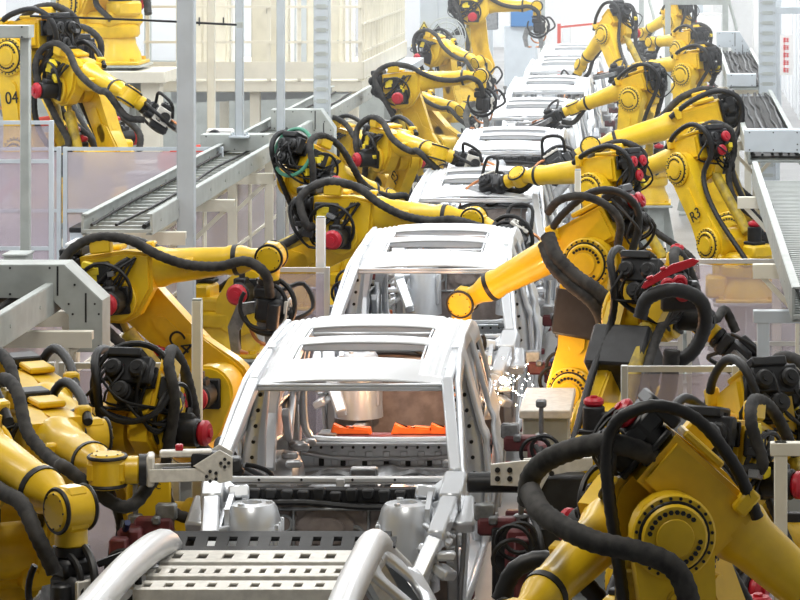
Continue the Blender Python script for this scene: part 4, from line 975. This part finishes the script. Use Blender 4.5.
b = B(); rd = random.Random(3)
b.lathe([(.0, -.028), (.02, -.02), (.028, 0), (.02, .02), (0, .028)], 10); b.done('weld_pool', SPARK, t)
b = B()
for i in range(46):
    d = V((rd.gauss(.5, .7), rd.gauss(0, .5), rd.gauss(-.25, .45))); r = rd.uniform(.04, .26); p = d.normalized() * r
    b.lathe([(0, -.005), (.005, 0), (0, .005)], 5, Matrix.Translation(p))
b.done('spark_drop', SPARK, t)['kind'] = 'stuff'

# pale structure at the far end
for i, (x0, x1, Y, z, lab) in enumerate(((1.9, 3.0, 58, 2.9, 'pale grey portal frame over the farthest robots on the bright side'), (2.6, 4.3, 66, 3.4, 'large pale portal frame near the red marked banner'), (-.9, 1.3, 67.5, 3.0, 'pale grey portal frame straddling the far end of the line'), (-3.6, -2.2, 70, 3.4, 'pale portal frame beyond the grey cabinet'), (-8.6, -7.0, 52, 3.6, 'pale portal frame behind the high robot'), (3.7, 4.5, 50, 3.0, 'slim pale portal frame beside the white wall'))):
    portal(lab, x0, x1, Y, z, LGREY if i % 2 else GREY, .11)
for i, (x, Y, lab) in enumerate(((1.5, 63, 'hanging grey hose line above the far bright side'), (2.35, 62, 'second hanging hose line by the far bright panels'), (3.1, 58, 'hanging hose line before the farthest duct'))):
    t = thing('hose_line', lab, 'hose', (x, Y, 0))
    b = B(); b.tube([(0, 0, 8.9), (.05, 0, 4.5), (-.08, 0, 3.2), (.12, -.1, 2.2), (-.1, -.1, 1.6), (.05, 0, 1.0)], .03, 8, step=.1); b.done('hose', GREY, t); B().box((.05, 0, .5), (.2, .2, 1.0), .02).done('stand', LGREY, t)
t = thing('overhead_wire', 'thin dark wire stretched across the upper left behind the broad column', 'wire', at(30, 16, 31))
o = t.location.copy(); B().tube([at(30, 16, 31) - o, at(140, 20, 31) - o, at(240, 25, 31) - o], .012, 6, step=.4).done('wire', DARK, t); B().box(at(240, 25, 31) - o, (.06, .06, .06)).done('end_clip', GREY, t)

# ------------------------------------------------------------------ light: the hall's ceiling lamp rows, bright along the line
def area(loc, sx, sy, p, col=(1, 1, 1), rot=(0, 0, 0)):
    l = bpy.data.lights.new('ceiling_or_fill_lamp', 'AREA'); l.shape = 'RECTANGLE'; l.size = sx; l.size_y = sy; l.energy = p; l.color = col
    o = bpy.data.objects.new('ceiling_or_fill_lamp', l); COL.objects.link(o); o.location = loc; o.rotation_euler = rot; return o
for Y, p in ((20, 125), (27, 170), (34, 200), (42, 240), (51, 290), (61, 320), (72, 340), (84, 360), (96, 330)):
    for x in (-7, -2.2, 2.6):
        area((x, Y, 7.6), 1.2, 5, p * .9, (1, .985, .95) if Y < 24 else (.97, .99, 1))
area((-.2, 13, 6.6), 1.6, 1.6, 110, (1, .96, .88))  # added front fill, brightens the near car's camera-facing panels; not one of the rows
pt = bpy.data.lights.new('weld_glow', 'POINT'); pt.energy = 6; pt.color = (1, .62, .32); pt.shadow_soft_size = .03
o = bpy.data.objects.new('weld_glow', pt); COL.objects.link(o); o.location = at(503, 378, 22.3)
pt = bpy.data.lights.new('weld_glow', 'POINT'); pt.energy = 28; pt.color = (1, .5, .25); pt.shadow_soft_size = .04
o = bpy.data.objects.new('weld_glow', pt); COL.objects.link(o); o.location = (.1, 22.0, 1.25)
W = bpy.data.worlds.new('world'); SC.world = W; W.use_nodes = True
W.node_tree.nodes['Background'].inputs[0].default_value = (.9, .95, 1, 1); W.node_tree.nodes['Background'].inputs[1].default_value = .05
vs = SC.view_settings; vs.view_transform = 'Standard'; vs.look = 'None'; vs.gamma = 1; vs.use_curve_mapping = False; vs.exposure = .62
cy = SC.cycles; cy.max_bounces = 7; cy.diffuse_bounces = 3; cy.glossy_bounces = 3; cy.transparent_max_bounces = 12; cy.caustics_reflective = False; cy.caustics_refractive = False
cy.sample_clamp_indirect = 6; cy.use_denoising = True

def haze(name, c, sz, dens):
    m = bpy.data.materials.new('workshop_haze'); m.use_nodes = True; nt = m.node_tree; nt.nodes.remove(nt.nodes['Principled BSDF'])
    v = nt.nodes.new('ShaderNodeVolumeScatter'); v.inputs['Density'].default_value = dens; v.inputs['Color'].default_value = (.97, .985, 1, 1)
    nt.links.new(v.outputs[0], nt.nodes['Material Output'].inputs['Volume'])
    o = B().box(c, sz).done(name, m); o['kind'] = 'stuff'; tag(o, 'thin pale haze hanging over the far part of the line', 'haze'); return o
haze('haze', (-3, 66, 4.4), (15.4, 70, 8.7), .006)
